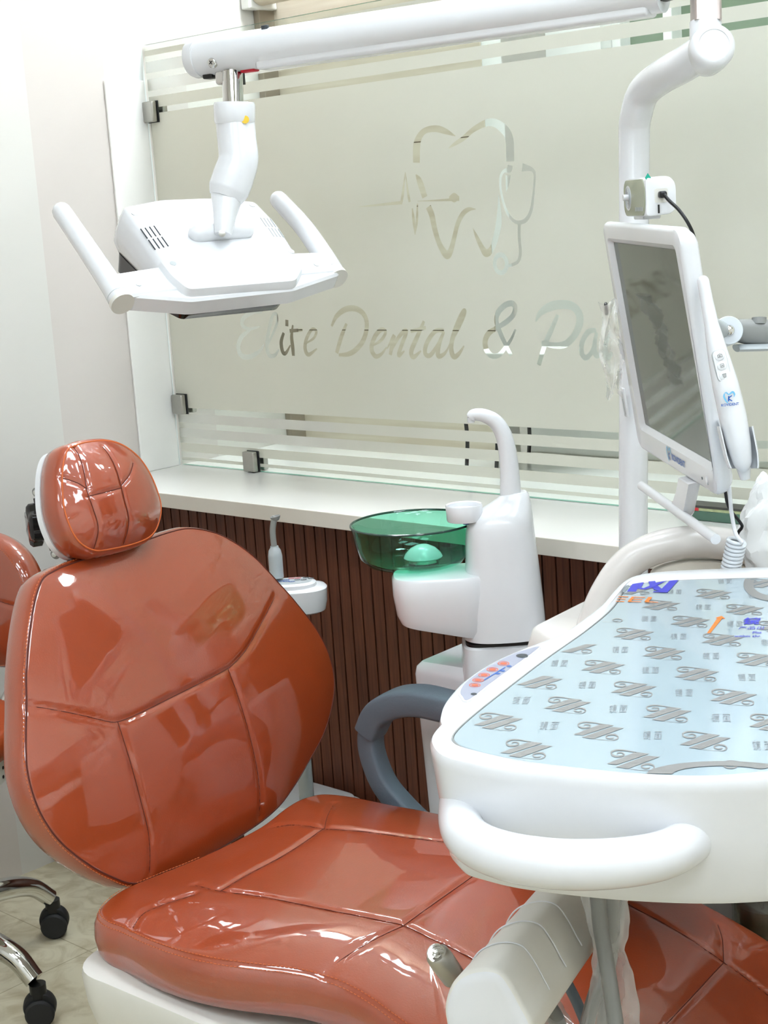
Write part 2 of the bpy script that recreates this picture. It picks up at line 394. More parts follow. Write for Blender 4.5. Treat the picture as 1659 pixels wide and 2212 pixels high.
def pad(name, outline, mapper, crown, prof, seams, material, parent, power=2.6, rings=70, n=260, groove=0.0035, gw=0.0045, centre=None, seam_r=0.00045, seam_parent=True):
    O = resample(ccw(outline), n); c = np.array(centre) if centre is not None else O.mean(0); N2 = normals2(O)
    S = [cat(s, 10) for s in seams]; SP = np.concatenate([resample(s, 140, False) for s in S]) if S else None
    kd = KDTree(len(SP) if SP is not None else 1)
    if SP is not None:
        for i, q in enumerate(SP): kd.insert((q[0], q[1], 0), i)
        kd.balance()
    ang = np.arctan2(O[:, 1] - c[1], O[:, 0] - c[0]); od = np.argsort(ang); rad = np.linalg.norm(O - c, axis=1)
    def hgt(Q, dig=True):
        d = Q - c; a = np.arctan2(d[:, 1], d[:, 0]); r = np.interp(a, ang[od], rad[od], period=2 * math.pi)
        t = np.clip(np.linalg.norm(d, axis=1) / r, 0, 1)
        h = crown * (1 - t ** power)
        if dig and SP is not None:
            dd = np.array([kd.find((q[0], q[1], 0))[2] for q in Q])
            h -= groove * np.exp(-(dd / gw) ** 2)
        return h
    ts = np.linspace(0, 1, rings + 1)[1:]
    Q = np.concatenate([c + (O - c) * t for t in ts]); h = hgt(Q)
    V = [mapper(q[0], q[1], hh) for q, hh in zip(Q, h)]
    for o, hh in prof: V += [mapper(q[0], q[1], hh) for q in O + N2 * o]
    nr = rings + len(prof); F = []
    V.append(mapper(c[0], c[1], float(hgt(c[None])[0]))); ci = len(V) - 1
    for j in range(n): F.append([ci, j, (j + 1) % n])
    for i in range(nr - 1):
        for j in range(n):
            a, b = i * n + j, i * n + (j + 1) % n; F.append([a, a + n, b + n, b])
    F.append([(nr - 1) * n + j for j in range(n)])
    o = mk(name, V, F, material, parent, sharp=70)
    if S:
        b = B()
        for s in S:
            s = resample(s, 80, False); d_ = s - c; s = s[np.linalg.norm(d_, axis=1) / np.interp(np.arctan2(d_[:, 1], d_[:, 0]), ang[od], rad[od], period=2 * math.pi) < 0.995]
            if len(s) < 3: continue
            hh = hgt(s) + 0.0004
            b.add(*tube([mapper(q[0], q[1], z) for q, z in zip(s, hh)], seam_r * 1.3, 6))
        b.done('seam', SEAM, o)
    return o, O, N2

def stitches(name, O, mapper, off, h, parent, material, step=0.0055, r=0.0006, keep=None):
    b = B(); P = O + normals2(O) * off; L = np.r_[0, np.cumsum(np.linalg.norm(np.diff(np.vstack([P, P[:1]]), axis=0), axis=1))]
    Q = np.vstack([P, P[:1]]); k = int(L[-1] / step)
    for i in range(k):
        s = np.array([i, i + 0.62]) * step
        ab = [(np.interp(t, L, Q[:, 0]), np.interp(t, L, Q[:, 1])) for t in s]
        if keep is None or keep(*ab[0]): b.add(*tube([mapper(x, y, h) for x, y in ab], r, 4))
    return b.done(name, material, parent)

def text_mesh(s, size, mapper, name, material, parent, align='CENTER', shear=0.0, bold=0.0, sx=1.0):
    cu = bpy.data.curves.new('t', 'FONT'); cu.body = s; cu.size = size; cu.align_x = align; cu.align_y = 'CENTER'; cu.shear = shear; cu.offset = bold
    ob = bpy.data.objects.new('t', cu); COL.objects.link(ob)
    dg = bpy.context.evaluated_depsgraph_get(); dg.update()
    me = bpy.data.meshes.new_from_object(ob.evaluated_get(dg))
    V = [mapper(v.co.x * sx, v.co.y) for v in me.vertices]; F = [list(p.vertices) for p in me.polygons]
    bpy.data.objects.remove(ob); bpy.data.curves.remove(cu); bpy.data.meshes.remove(me)
    if not V: return None
    if name is None: return V, F
    return mk(name, V, F, material, parent, smooth=False)

def stroke_outline(P, w, smooth=6):
    """closed outline round a pen stroke; w = half widths"""
    P = np.array(P, float); n0 = len(P)
    w = np.full(n0, w, float) if np.isscalar(w) else np.array(w, float)
    PW = cat(np.column_stack([P, w]), smooth); P, w = PW[:, :2], np.maximum(PW[:, 2], 1e-5)
    T = np.gradient(P, axis=0); T /= np.linalg.norm(T, axis=1)[:, None] + 1e-12; N = np.stack([-T[:, 1], T[:, 0]], 1)



    left = P + N * w[:, None]; right = P - N * w[:, None]
    return np.vstack([left, right[::-1]]), (P, w)

def strokes_mesh(strokes, mapper, name, material, parent):
    b = B()
    for P, w in strokes:
        P = np.array(P, float); ww = np.full(len(P), w, float) if np.isscalar(w) else np.array(w, float)
        PW = cat(np.column_stack([P, ww]), 5) if len(P) > 2 else np.column_stack([P, ww])
        Q, q = PW[:, :2], PW[:, 2]
        T = np.gradient(Q, axis=0); T /= np.linalg.norm(T, axis=1)[:, None] + 1e-12; N = np.stack([-T[:, 1], T[:, 0]], 1)
        L = Q + N * q[:, None]; Rr = Q - N * q[:, None]; k = len(Q)
        b.add([mapper(*p) for p in np.vstack([L, Rr])], [[i, i + 1, k + i + 1, k + i] for i in range(k - 1)])
    if name is None: return b
    return b.done(name, material, parent, smooth=False)

# ================================================================== the room
CZ = 0.806                       # counter height
XR, YF, ZC = 4.3, -4.2, 2.72     # far ends of the room
YB = 2.0                         # end of the neighbouring room
struct(mk('floor', *wbox(-0.1, XR + 0.1, YF - 0.1, YB + 0.1, -0.06, 0.0), TILE, smooth=False))
struct(mk('ceiling', *wbox(-0.1, XR + 0.1, YF - 0.1, YB + 0.1, ZC, ZC + 0.06), CEILM, smooth=False))
struct(mk('wall_left', *wbox(-0.1, 0.0, YF, YB, 0.0, ZC), BAND, smooth=False))
struct(mk('wall_right', *wbox(XR, XR + 0.1, YF, YB, 0.0, ZC), CREAMW, smooth=False))
struct(mk('wall_front', *wbox(-0.1, XR + 0.1, YF - 0.1, YF, 0.0, ZC), PAINTW, smooth=False))
struct(mk('wall_far', *wbox(-0.1, XR + 0.1, YB, YB + 0.1, 0.0, ZC), CREAMW, smooth=False))
# half-height wall under the counter, clad in walnut slats with black gaps
b = B()
b.add(*wbox(0.0, XR, -0.160, -0.02, 0.0, CZ - 0.03), 1)
x = 0.012
while x < XR - .03:
    b.add(*wbox(x, x + 0.0257, -0.168, -0.160, 0.0, CZ - 0.031, 0.0008), 0); x += 0.0293
struct(mk('wall_back', b.v, b.f, None, smooth=False, mats=[SLAT, GAP], fmat=b.m))
o = mk('countertop', *wbox(0.0, XR, -0.265, 0.39, CZ - 0.03, CZ, 0.0015), None, mats=[STONE, FASCIA],
       fmat=None, smooth=False)
for p in o.data.polygons:
    if p.normal.y < -0.7: p.material_index = 1
tag(o, 'long white stone countertop on the half-height slatted wall', 'countertop')
# thin white strip on the side wall that the glass is clamped to
struct(mk('trim_1', *wbox(0.0, 0.006, -0.115, -0.008, CZ, 1.66, 0.002), PAINTW, smooth=False))

# ---- glass screen with frosted film
GX = 3.2; GT = 1.735
gl = thing('glass_partition', 'tall frosted glass screen with a clear tooth emblem and script lettering, standing on the countertop', 'glass screen', (GX / 2, 0, CZ))
b = B(); V, F = wbox(0.006, GX, 0.0, 0.010, CZ + 0.0008, GT)
pane = mk('pane', V, F, None, gl, smooth=False, mats=[GLASS, GLASSEDGE])
for p in pane.data.polygons:
    if abs(p.normal.z) > 0.5: p.material_index = 1
# film: rectangles minus stripes, lettering and emblem
def gp(x, y): q = py(x, y, 0.0); return (q[0], q[2])
def strokes_crop(ox, oy, s, lst): return [([gp(ox + x * s, oy + y * s) for x, y in P], w) for P, w in lst]
PXM = 0.00088   # metres per picture pixel near the lettering
ST = []
s1 = 0.3134
ST += strokes_crop(480, 620, s1, [
    ([(275, 172), (215, 172), (150, 212), (140, 262), (185, 288), (262, 272)], [.003, .0045, .0055, .005, .004, .002]),
    ([(200, 292), (135, 345), (112, 420), (140, 476), (195, 480), (255, 445), (290, 395)], [.002, .0055, .006, .006, .0055, .004, .0015]),
    ([(300, 432), (340, 345), (378, 250), (376, 190), (350, 195), (325, 290), (310, 400), (325, 470), (365, 470), (392, 430)], [.0015, .003, .003, .003, .004, .005, .005, .005, .004, .0015]),
    ([(447, 226), (447, 270)], [.0045, .0045]),
    ([(425, 315), (408, 380), (418, 445), (440, 455), (472, 400)], [.0035, .005, .005, .004, .0015]),
    ([(488, 262), (480, 340), (488, 420), (492, 474)], [.002, .0045, .005, .004]),
    ([(466, 302), (555, 296)], [.004, .003]),
    ([(575, 390), (632, 352), (650, 305), (620, 292), (585, 350), (572, 420), (596, 466), (655, 425)], [.0015, .003, .0035, .0035, .0045, .005, .0045, .0015]),
    ([(755, 270), (790, 200), (855, 152), (930, 152), (985, 200), (998, 275), (975, 365), (925, 430), (870, 462), (805, 468)], [.0025, .005, .006, .006, .0055, .0055, .0055, .0055, .005, .003]),
    ([(858, 252), (822, 345), (790, 455)], [.003, .005, .0045]),
    ([(1030, 408), (1098, 365), (1128, 308), (1098, 294), (1055, 340), (1030, 420), (1055, 475), (1095, 465), (1135, 415)], [.0015, .0035, .0035, .0045, .005, .0055, .005, .0035, .0015]),
    ([(1138, 425), (1185, 335), (1172, 400), (1160, 468)], [.0015, .004, .005, .004]),
    ([(1165, 440), (1215, 350), (1262, 300), (1268, 320), (1238, 400), (1218, 472), (1258, 440)], [.0025, .004, .0045, .0045, .0045, .0045, .0015]),
    ([(1392, 235), (1345, 345), (1305, 440), (1320, 482), (1372, 440)], [.003, .005, .0055, .005, .0015]),
    ([(1300, 305), (1405, 280)], [.0035, .0035]),
    ([(1530, 300), (1470, 305), (1412, 385), (1400, 455), (1436, 470), (1495, 385), (1530, 305)], [.004, .0045, .005, .005, .0045, .0035, .003]),
    ([(1530, 305), (1495, 400), (1490, 475), (1530, 462), (1560, 420)], [.003, .005, .005, .0035, .0015]),
])
s2 = 0.229
ST += strokes_crop(980, 620, s2, [
    ([(-60, 590), (10, 460), (80, 320), (108, 240), (98, 222), (60, 290), (10, 420), (-22, 560), (0, 655), (50, 630), (100, 555)], [.0015, .003, .0035, .0035, .004, .0045, .005, .0055, .0055, .004, .0015]),
    ([(545, 645), (500, 560), (440, 430), (405, 320), (425, 235), (490, 170), (552, 155), (582, 195), (560, 270), (490, 335), (400, 390), (330, 440), (298, 515), (315, 600), (365, 650), (430, 640), (490, 570), (545, 490), (585, 400)], [.004, .0045, .005, .005, .0055, .0055, .0055, .005, .005, .005, .0045, .0055, .006, .006, .0055, .0045, .004, .003, .002]),
    ([(775, 325), (815, 250), (900, 190), (1000, 165), (1110, 175), (1180, 240), (1190, 340), (1140, 460), (1050, 540), (940, 550), (830, 525)], [.0015, .005, .008, .008, .0075, .0075, .0075, .0065, .0065, .0055, .004]),
    ([(985, 262), (925, 400), (860, 550), (805, 735)], [.0035, .005, .005, .0045]),
    ([(1345, 405), (1270, 425), (1215, 520), (1210, 620), (1250, 668), (1310, 600), (1350, 450)], [.004, .005, .005, .005, .005, .004, .003]),
    ([(1350, 430), (1330, 560), (1350, 650), (1400, 600), (1440, 540)], [.003, .005, .005, .003, .0015]),
    ([(1480, 430), (1430, 560), (1450, 660), (1500, 620)], [.003, .005, .006, .003]),
])
s3 = 0.2532
def H(ws): return [w * s3 * PXM / 2 for w in ws]
ST += strokes_crop(760, 240, s3, [
    ([(553, 440), (555, 300), (578, 220), (630, 165), (720, 150), (800, 172), (885, 212)], H([75, 78, 62, 50, 55, 48, 6])),
    ([(825, 318), (880, 280), (950, 235), (1050, 150), (1180, 95), (1285, 140), (1345, 240), (1352, 430)], H([4, 30, 40, 45, 60, 75, 80, 82])),
    ([(548, 540), (580, 600), (625, 735)], H([10, 60, 60])),
    ([(655, 815), (685, 890), (708, 1000), (740, 1110), (780, 1190), (815, 1225), (845, 1190), (875, 1080), (905, 960), (950, 875), (1000, 838), (1060, 836)], H([60, 60, 55, 52, 60, 75, 55, 45, 45, 45, 35, 4])),
    ([(1035, 998), (1070, 1080), (1115, 1170), (1150, 1212), (1195, 1175), (1230, 1080), (1258, 930), (1255, 720)], H([3, 35, 50, 65, 52, 55, 55, 4])),
    ([(60, 817), (200, 803), (432, 780)], H([3, 18, 30])),
    ([(425, 780), (440, 680), (458, 520)], H([28, 26, 4])),
    ([(458, 520), (480, 690), (495, 775)], H([4, 24, 26])),
    ([(518, 830), (530, 940), (541, 1055)], H([14, 30, 6])),
    ([(541, 1055), (556, 940), (562, 790)], H([6, 26, 14])),
    ([(562, 768), (720, 762), (918, 752)], H([4, 14, 28])),
    ([(832, 738), (875, 738), (918, 738)], H([20, 80, 20])),
    ([(1352, 462), (1345, 500), (1300, 512), (1272, 560), (1270, 650), (1290, 760), (1325, 860), (1375, 930), (1425, 950), (1485, 930), (1530, 850), (1550, 720), (1560, 600), (1560, 530), (1530, 495), (1455, 480)], H([46, 50, 26, 24, 22, 22, 24, 26, 32, 36, 30, 22, 20, 24, 34, 66])),
    ([(1430, 958), (1430, 1080), (1440, 1200), (1425, 1275), (1385, 1305), (1335, 1320)], H([28, 28, 28, 28, 28, 24])),
    ([(1335, 548), (1330, 620), (1318, 690)], H([52, 36, 3])),
])
# ring of the stethoscope
rc = np.array(gp(760 + 1272 * s3, 240 + 1302 * s3)); kx = 62 * s3 * PXM
polys = [stroke_outline(P, w)[0] for P, w in ST]
ring_o = rc + np.stack([np.cos(np.linspace(0, 2 * math.pi, 40)[:-1]) * kx * 1.32, np.sin(np.linspace(0, 2 * math.pi, 40)[:-1]) * kx * 1.5], 1)
ring_i = rc + np.stack([np.cos(np.linspace(0, 2 * math.pi, 40)[:-1]) * kx * 0.72, np.sin(np.linspace(0, 2 * math.pi, 40)[:-1]) * kx * 0.86], 1)
STRIPES = [(1.589, 1.601), (1.6245, 1.637), (1.662, 1.6745), (1.6985, 1.7105), (0.926, 0.939), (0.892, 0.905), (0.858, 0.871), (0.825, 0.838)]
film_x0, film_x1, film_z0, film_z1 = 0.008, GX, CZ + 0.012, 1.722
def winding(P, Q):
    """winding number of closed outline P round each point of Q"""
    w = np.zeros(len(Q), int); A, Bq = P, np.roll(P, -1, 0)
    for (x0, y0), (x1, y1) in zip(A, Bq):
        up = (y0 <= Q[:, 1]) & (y1 > Q[:, 1]); dn = (y0 > Q[:, 1]) & (y1 <= Q[:, 1])
        cr = (x1 - x0) * (Q[:, 1] - y0) - (Q[:, 0] - x0) * (y1 - y0)
        w += (up & (cr > 0)).astype(int) - (dn & (cr < 0)).astype(int)
    return w
def cut_sheet(x0, x1, z0, z1, holes, keep=()):
    v = [Vector(p) for p in ((x0, z0), (x1, z0), (x1, z1), (x0, z1))]; e = [(0, 1), (1, 2), (2, 3), (3, 0)]
    for P in list(holes) + list(keep):
        n = len(v); v += [Vector((float(a), float(c))) for a, c in P]; e += [(n + i, n + (i + 1) % len(P)) for i in range(len(P))]
    ov, oe, of = delaunay_2d_cdt(v, e, [], 1, 1e-6)[:3]
    Vv = np.array([tuple(p) for p in ov]); F = [list(f) for f in of]
    C = np.array([Vv[f].mean(0) for f in F]); cut = np.zeros(len(F), bool)
    for P in holes: cut |= winding(np.asarray(P), C) != 0
    for P in keep: cut &= ~(winding(np.asarray(P), C) != 0)
    return Vv, [f for f, c in zip(F, cut) if not c]
zs = sorted(STRIPES); cuts = [film_z0] + [z for s in zs for z in s] + [film_z1]
b = B()
for i in range(0, len(cuts), 2):
    z0, z1 = cuts[i], cuts[i + 1]
    if z1 - z0 > 0.3:
        V, F = cut_sheet(film_x0, film_x1, z0, z1, polys + [ring_o], [ring_i])
    else:
        V, F = np.array([(film_x0, z0), (film_x1, z0), (film_x1, z1), (film_x0, z1)]), [[0, 1, 2, 3]]
    b.add([(p[0], -0.0006, p[1]) for p in V], F)
o = b.done('frosted_film', FILM, gl, smooth=False); o['label'] = 'frosted film with clear stripes, lettering and tooth emblem'

# ---- steel clamps holding the glass
CL = [((0.020, 1.592), 'square steel glass clamp on the wall near the top of the glass screen', 0), ((0.028, 0.948), 'square steel glass clamp on the wall near the bottom of the glass screen', 0), ((0.252, CZ + 0.0242), 'square steel glass clamp standing on the countertop', 1)]
cl0 = None
for (cx, cz), lab, k in CL:
    t = thing('glass_clamp', lab, 'clamp', (cx, -0.006, cz - 0.02), 'steel clamps of the glass screen')
    fr = (np.array([cx, -0.0122, cz]),) + WF[1:]
    mk('front_plate', *rbox(fr, 0.036, 0.014, 0.044, 0.003), STEEL, t)
    mk('back_plate', *rbox((np.array([cx, 0.0185, cz]),) + WF[1:], 0.036, 0.014, 0.044, 0.003), STEEL, t)
    mk('gasket', *rbox((np.array([cx + 0.0015, -0.0031, cz]),) + WF[1:], 0.037, 0.003, 0.046, 0.0008), RUBBER, t)

# ---- neighbouring room seen through the clear parts of the glass
b = B(); PH = 0.138; z = CZ
b.add(*wbox(0.0, 0.629, 0.391, 0.394, 0.0, ZC), 1); b.add(*wbox(0.0, 0.63, 0.394, 0.46, 0.0, ZC), 2)
z = CZ - 0.005; i = 0
while z < 2.1:
    b.add(*wbox(0.02, 0.63, 0.388, 0.393, z, z + PH - 0.0022), 0); z += PH; i += 1
struct(mk('trim_2', b.v, b.f, None, smooth=False, mats=[PLANK, PLINE, PAINTW], fmat=b.m))
struct(mk('corner_shade_strip', *wbox(0.0, 0.02, 0.34, 0.395, CZ, 2.3, 0.002), TAUPE, smooth=False))  # thin strip coloured dark for the shade in this wall corner
b = B(); b.add(*wbox(0.63, 0.775, 0.62, 0.70, 0.0, ZC))
struct(mk('wall_neighbour', b.v, b.f, PAINTW, smooth=False))
o = mk('roller_blind', *tube([(0.01, 0.40, 1.86), (0.62, 0.40, 1.86)], 0.028, 24), PLANK)
bl = thing('roller_blind', 'rolled-up wood-grain blind above the glass screen', 'blind', (0.31, 0.36, 1.83))
bpy.data.objects.remove(o)
mk('fabric_roll', *tube([(0.036, 0.335, 1.862), (1.35, 0.335, 1.862)], 0.033, 24), PLANK, bl)
mk('end_bracket', *wbox(0.005, 0.034, 0.298, 0.3875, 1.822, 1.91, 0.004), PAINTW, bl)
mk('bracket_screw', *tube([(0.018, 0.2985, 1.850), (0.018, 0.295, 1.850)], 0.004, 12), DARKP, bl)
# grey-green window with pale mullions farther right
b = thing('neighbour_window', 'grey-green window pane with pale bars seen through the top of the glass screen', 'window', (1.3, 0.72, 1.2))
mk('window_pane', *wbox(0.78, 2.2, 0.70, 0.72, 1.30, 2.3), WINGREEN, b, smooth=False)
for k, xx in enumerate((0.776, 0.905, 1.30, 1.72, 2.2)):
    mk('mullion', *wbox(xx, xx + 0.022, 0.66, 0.725, 1.30, 2.3, 0.003), PAINTW, b, smooth=False)
mk('window_sill', *wbox(0.776, 2.24, 0.60, 0.74, 1.26, 1.30, 0.004), PAINTW, b, smooth=False)
o = mk('storage_cupboard', *wbox(0.68, 1.35, 0.42, 0.60, CZ, 1.16, 0.004), PAINTW, smooth=False)
tag(o, 'low white cupboard behind the glass screen, showing through the clear lettering', 'cupboard')
# dark-legged little stand on the counter behind the glass
YS = 0.22
lx = [py(u, 970, YS)[0] for u in (1006, 1070)]
sd_ = thing('counter_stand', 'small stand with thin black legs on the counter behind the frosted glass', 'stand', ((lx[0] + lx[1]) / 2, YS + .06, CZ))
mk('stand_top', *wbox(lx[0] + .02, py(1182, 780, YS)[0], YS - .008, YS + 0.12, 0.996, 1.016, .003), BLACK, sd_)
mk('stand_top_pad', *wbox(lx[0] + .022, py(1180, 780, YS)[0], YS - .006, YS + 0.118, 1.016, 1.05, .004), PAINTW, sd_)
for u in (lx[0], lx[1]):
    for v in (0.0, 0.11):
        mk('leg', *tube(cat([(u, YS + v, CZ + .001), (u + .006, YS + v, CZ + .06), (u + .004, YS + v, CZ + .13), (u + .02, YS + v, 0.997)], 6), .0042, 10), BLACK, sd_)

# ---- ceiling lights
def ceiling_panel(x, y, s, label, m, group):
    t = thing('ceiling_light', label, 'ceiling light', (x, y, ZC - 0.012), group)
    b = B()
    for dx, dy, w, h in ((0, s / 2 + .012, s + .048, .024), (0, -s / 2 - .012, s + .048, .024), (s / 2 + .012, 0, .024, s), (-s / 2 - .012, 0, .024, s)):
        b.add(*wbox(x + dx - w / 2, x + dx + w / 2, y + dy - h / 2, y + dy + h / 2, ZC - 0.014, ZC - 0.0005))
    b.done('light_frame', PAINTW, t, smooth=False)
    mk('diffuser', *wbox(x - s / 2, x + s / 2, y - s / 2, y + s / 2, ZC - 0.010, ZC - 0.004), m, t, smooth=False)
for x, y, w in ((1.6, -0.75, 'above the dental chair'), (2.5, -0.75, 'above the instrument tray'), (3.4, -0.75, 'near the right wall'), (1.6, -2.2, 'on the left side of the room'), (2.5, -2.2, 'in the middle of the room'), (3.4, -2.2, 'beside the right wall'), (1.5, -3.5, 'in the front left corner'), (3.0, -3.5, 'in the front right corner')):
    ceiling_panel(x, y, 0.6, 'square white ceiling light ' + w, PANELM, 'square ceiling lights')
ceiling_panel(0.16, 0.20, 0.28, 'small square light added unseen over the counter behind the glass, next to the left wall', PANELB, 'added lights behind the glass')  # these four lamps are added, unseen, to brighten what shows through the glass
ceiling_panel(0.62, 0.20, 0.28, 'small square light added unseen over the counter behind the glass, away from the left wall', PANELB, 'added lights behind the glass')
ceiling_panel(1.1, 0.26, 0.28, 'small square light added unseen over the low white cupboard', PANELB, 'added lights behind the glass')
ceiling_panel(2.2, 1.2, 0.5, 'large square light added unseen in the neighbouring room', PANELB, 'added lights behind the glass')

# ================================================================== dental chair
CTH = R_(9.5); CA = np.array([math.cos(CTH), math.sin(CTH), 0]); CB = np.array([-CA[1], CA[0], 0]); UZ = np.array([0, 0, 1.])
def CH(a, b, z): return CA * a + CB * b + UZ * z
SZ = 0.46
def fz(a):        # the seat cushion is level, then the leg rest drops away
    d = a - 1.27
    return SZ - 0.24 * (0.5 * (d + math.sqrt(d * d + 0.006)) - 0.006)
def pseat(x, y, off=0.0):
    z = SZ
    for _ in range(14):
        q = pz(x, y, z + off); z = fz(q @ CA)
    return np.array([q @ CA, q @ CB])
chair = thing('dental_chair', 'large orange-tan dental chair wrapped in clear film, beside the white dental unit', 'dental chair', CH(1.2, -1.06, 0.0))
SEATPX = [(222, 1962), (234, 1984), (270, 1998), (330, 2026), (400, 2050), (480, 2067), (560, 2077), (630, 2085), (672, 2093), (740, 2114), (800, 2146), (850, 2182), (892, 2214), (960, 2290), (1080, 2460),
          (1500, 2660), (1760, 2480), (1800, 2230), (1740, 2090), (1659, 2034), (1590, 1992), (1486, 1938), (1350, 1884), (1150, 1815), (940, 1757), (850, 1740), (760, 1722), (700, 1716), (660, 1724), (625, 1742), (560, 1790), (440, 1850), (330, 1895), (262, 1925)]
seat_o = cat([pseat(*p) for p in SEATPX], 8, True)
smap = lambda a, b, h: CH(a, b, fz(a) + h)
seat_seams = [[pseat(*p, .02) for p in L] for L in (
    [(420, 1898), (475, 1916), (560, 1932), (700, 1962), (800, 1982), (872, 1998), (925, 2024), (985, 2052), (1080, 2105), (1200, 2190), (1300, 2280)],
    [(590, 1761), (640, 1764), (697, 1780), (760, 1788), (860, 1800), (932, 1808), (1030, 1818), (1200, 1870), (1420, 1975), (1563, 2063), (1659, 2128), (1760, 2200)],
    [(475, 1916), (540, 1876), (620, 1832), (697, 1780)],
    [(278, 1977), (300, 1955), (330, 1942), (420, 1920)],
    [(700, 1779), (706, 1750), (720, 1716)],
    [(872, 1998), (925, 1960), (1000, 1906), (1042, 1872)],
    [(676, 2090), (720, 2058), (790, 2030), (872, 1998)],
    [(1430, 2212), (1500, 2135), (1563, 2063)], [(1563, 2063), (1560, 2010), (1550, 1972)])]
seat, SO, SN = pad('seat_cushion', seat_o, smap, 0.022, [(0.006, -0.004), (0.012, -0.016), (0.014, -0.034), (0.012, -0.052), (0.006, -0.066), (-0.01, -0.074)], seat_seams, LEATHER, chair, power=3.0, rings=110, n=360, centre=pseat(900, 1990), groove=0.003, gw=0.005)
stitches('stitching', SO, smap, 0.004, -0.0005, seat, THREAD, keep=lambda x, y: y < -1.1)
stitches('stitching', SO, smap, 0.0075, -0.0065, seat, THREAD, keep=lambda x, y: y < -1.1)

# back rest
REC = R_(17); BE = -CA * math.sin(REC) + UZ * math.cos(REC); BN = np.cross(CB, BE)
BQ = pz(435, 1825, SZ); BC = BQ + CB * 0.042
def bmap(u, v, h): return BC + CB * u + BE * v + BN * h
def pb(x, y, h=0.0):
    q = ppl(x, y, BC + BN * h, BN) - BC; return np.array([q @ CB, q @ BE])
BACKPX = [(293, 1908), (353, 1884), (440, 1851), (527, 1800), (591, 1753), (627, 1710), (664, 1650), (703, 1575), (722, 1492), (714, 1425), (686, 1364), (641, 1304), (605, 1263), (550, 1204), (495, 1165), (449, 1147), (403, 1142), (357, 1153), (311, 1169), (229, 1194), (160, 1216), (119, 1233), (89, 1258), (69, 1336), (58, 1446), (58, 1520), (57, 1630), (66, 1694), (89, 1758), (128, 1815), (183, 1861), (238, 1892)]
back_o = cat([pb(*p) for p in BACKPX], 8, True)
HB = 0.028
back_seams = [[pb(*p, HB) for p in L] for L in (
    [(64, 1512), (110, 1521), (180, 1540), (240, 1558), (262, 1557), (300, 1541), (390, 1496), (480, 1450), (500, 1436), (530, 1404), (570, 1345), (613, 1284)],
    [(257, 1558), (283, 1640), (312, 1730), (335, 1800), (352, 1880)],
    [(490, 1446), (515, 1515), (550, 1620), (575, 1700), (588, 1758)])]
back, BO, BN2 = pad('backrest', back_o, bmap, 0.034, [(0.003, -0.004), (0.0055, -0.014), (0.0055, -0.028), (0.002, -0.044), (-0.006, -0.054)], back_seams, LEATHER, chair, power=2.8, rings=90, n=300, groove=0.0032, gw=0.005)
stitches('stitching', BO, bmap, 0.004, -0.001, back, THREAD, keep=lambda x, y: x < 0.0)
mk('piping', *tube(np.vstack([[bmap(*(q), -0.0005) for q in BO], [bmap(*BO[0], -0.0005)]]), 0.0013, 6, cap=False), SEAM, back)
V, F = prism(resample(BO, 120), [(-0.02, -0.050), (-0.015, -0.0545), (-0.017, -0.064), (-0.035, -0.080), (-0.06, -0.088)], bmap)
mk('back_shell', V, F, OFFW, chair)

# head rest: pad, white shell, hinge and knob
HOFF = 0.030
def ph(x, y, h=0.0): q = ppl(x, y, BC + BN * (HOFF + h), BN) - BC; return np.array([q @ CB, q @ BE])
hmap = lambda u, v, h: bmap(u, v, h + HOFF)
HEADPX = [(230, 952), (266, 962), (299, 987), (324, 1023), (341, 1064), (348, 1098), (341, 1134), (325, 1158), (294, 1173), (250, 1184), (205, 1189), (172, 1171), (151, 1137), (137, 1087), (135, 1017), (145, 974), (164, 962), (189, 955)]
head_o = cat([ph(*p) for p in HEADPX], 8, True)
head_seams = [[ph(*p, .02) for p in L] for L in (
    [(136, 1017), (155, 1024), (178, 1040), (193, 1055)], [(193, 1071), (225, 1064), (258, 1055)], [(258, 1050), (278, 1026), (293, 998)],
    [(180, 958), (187, 1010), (193, 1060), (205, 1100), (219, 1140), (224, 1184)], [(236, 960), (246, 1000), (257, 1050), (266, 1085), (280, 1125), (286, 1168)])]
hp, HO, HN = pad('headrest', head_o, hmap, 0.026, [(0.003, -0.002), (0.006, -0.010), (0.007, -0.026), (0.005, -0.040), (-0.004, -0.044)], head_seams, HEADLTH, chair, power=2.6, rings=60, n=220, groove=0.0022, gw=0.004)
mk('piping', *tube(np.vstack([[hmap(*q, 0) for q in HO], [hmap(*HO[0], 0)]]), 0.0012, 6, cap=False), THREAD, hp)
V, F = prism(resample(HO, 120), [(-0.004, -0.042), (0.004, -0.044), (0.004, -0.054), (-0.01, -0.062), (-0.04, -0.066)], hmap)
mk('headrest_shell', V, F, WHITE, chair)
hc = HO.mean(0)
hub = hmap(hc[0] - 0.02, hc[1], -0.085)
# hinge bars on the back of the shell and the black star knob on the near side
HD = 2.79
for p0, p1 in (((79, 1064), (100, 1052)), ((119, 1198), (140, 1180))):
    q0, q1 = px(*p0, HD), px(*p1, HD + .03)
    lk = mk('hinge_bar', *tube([q0, q1], 0.0095, 16), HOSEG, chair)
    mk('hinge_pin', *lathe([(0.0045, 0.0), (0.0045, 0.0105), (0.002, 0.011)], frame(q0, CR, -CF), 16), STEEL, lk)
mk('hinge_link', *tube([px(82, 1075, HD + .015), px(94, 1130, HD + .015), px(118, 1186, HD + .015)], 0.009, 14), BLACK, chair)
ko = px(76, 1134, HD); kf = frame(ko, UZ, CB * -0.80 - BN * 0.6)
ph_ = np.linspace(0, 2 * math.pi, 96, endpoint=False); rr = 0.0365 * (1 + 0.10 * np.cos(6 * ph_)); star = np.stack([rr * np.cos(ph_), rr * np.sin(ph_)], 1)
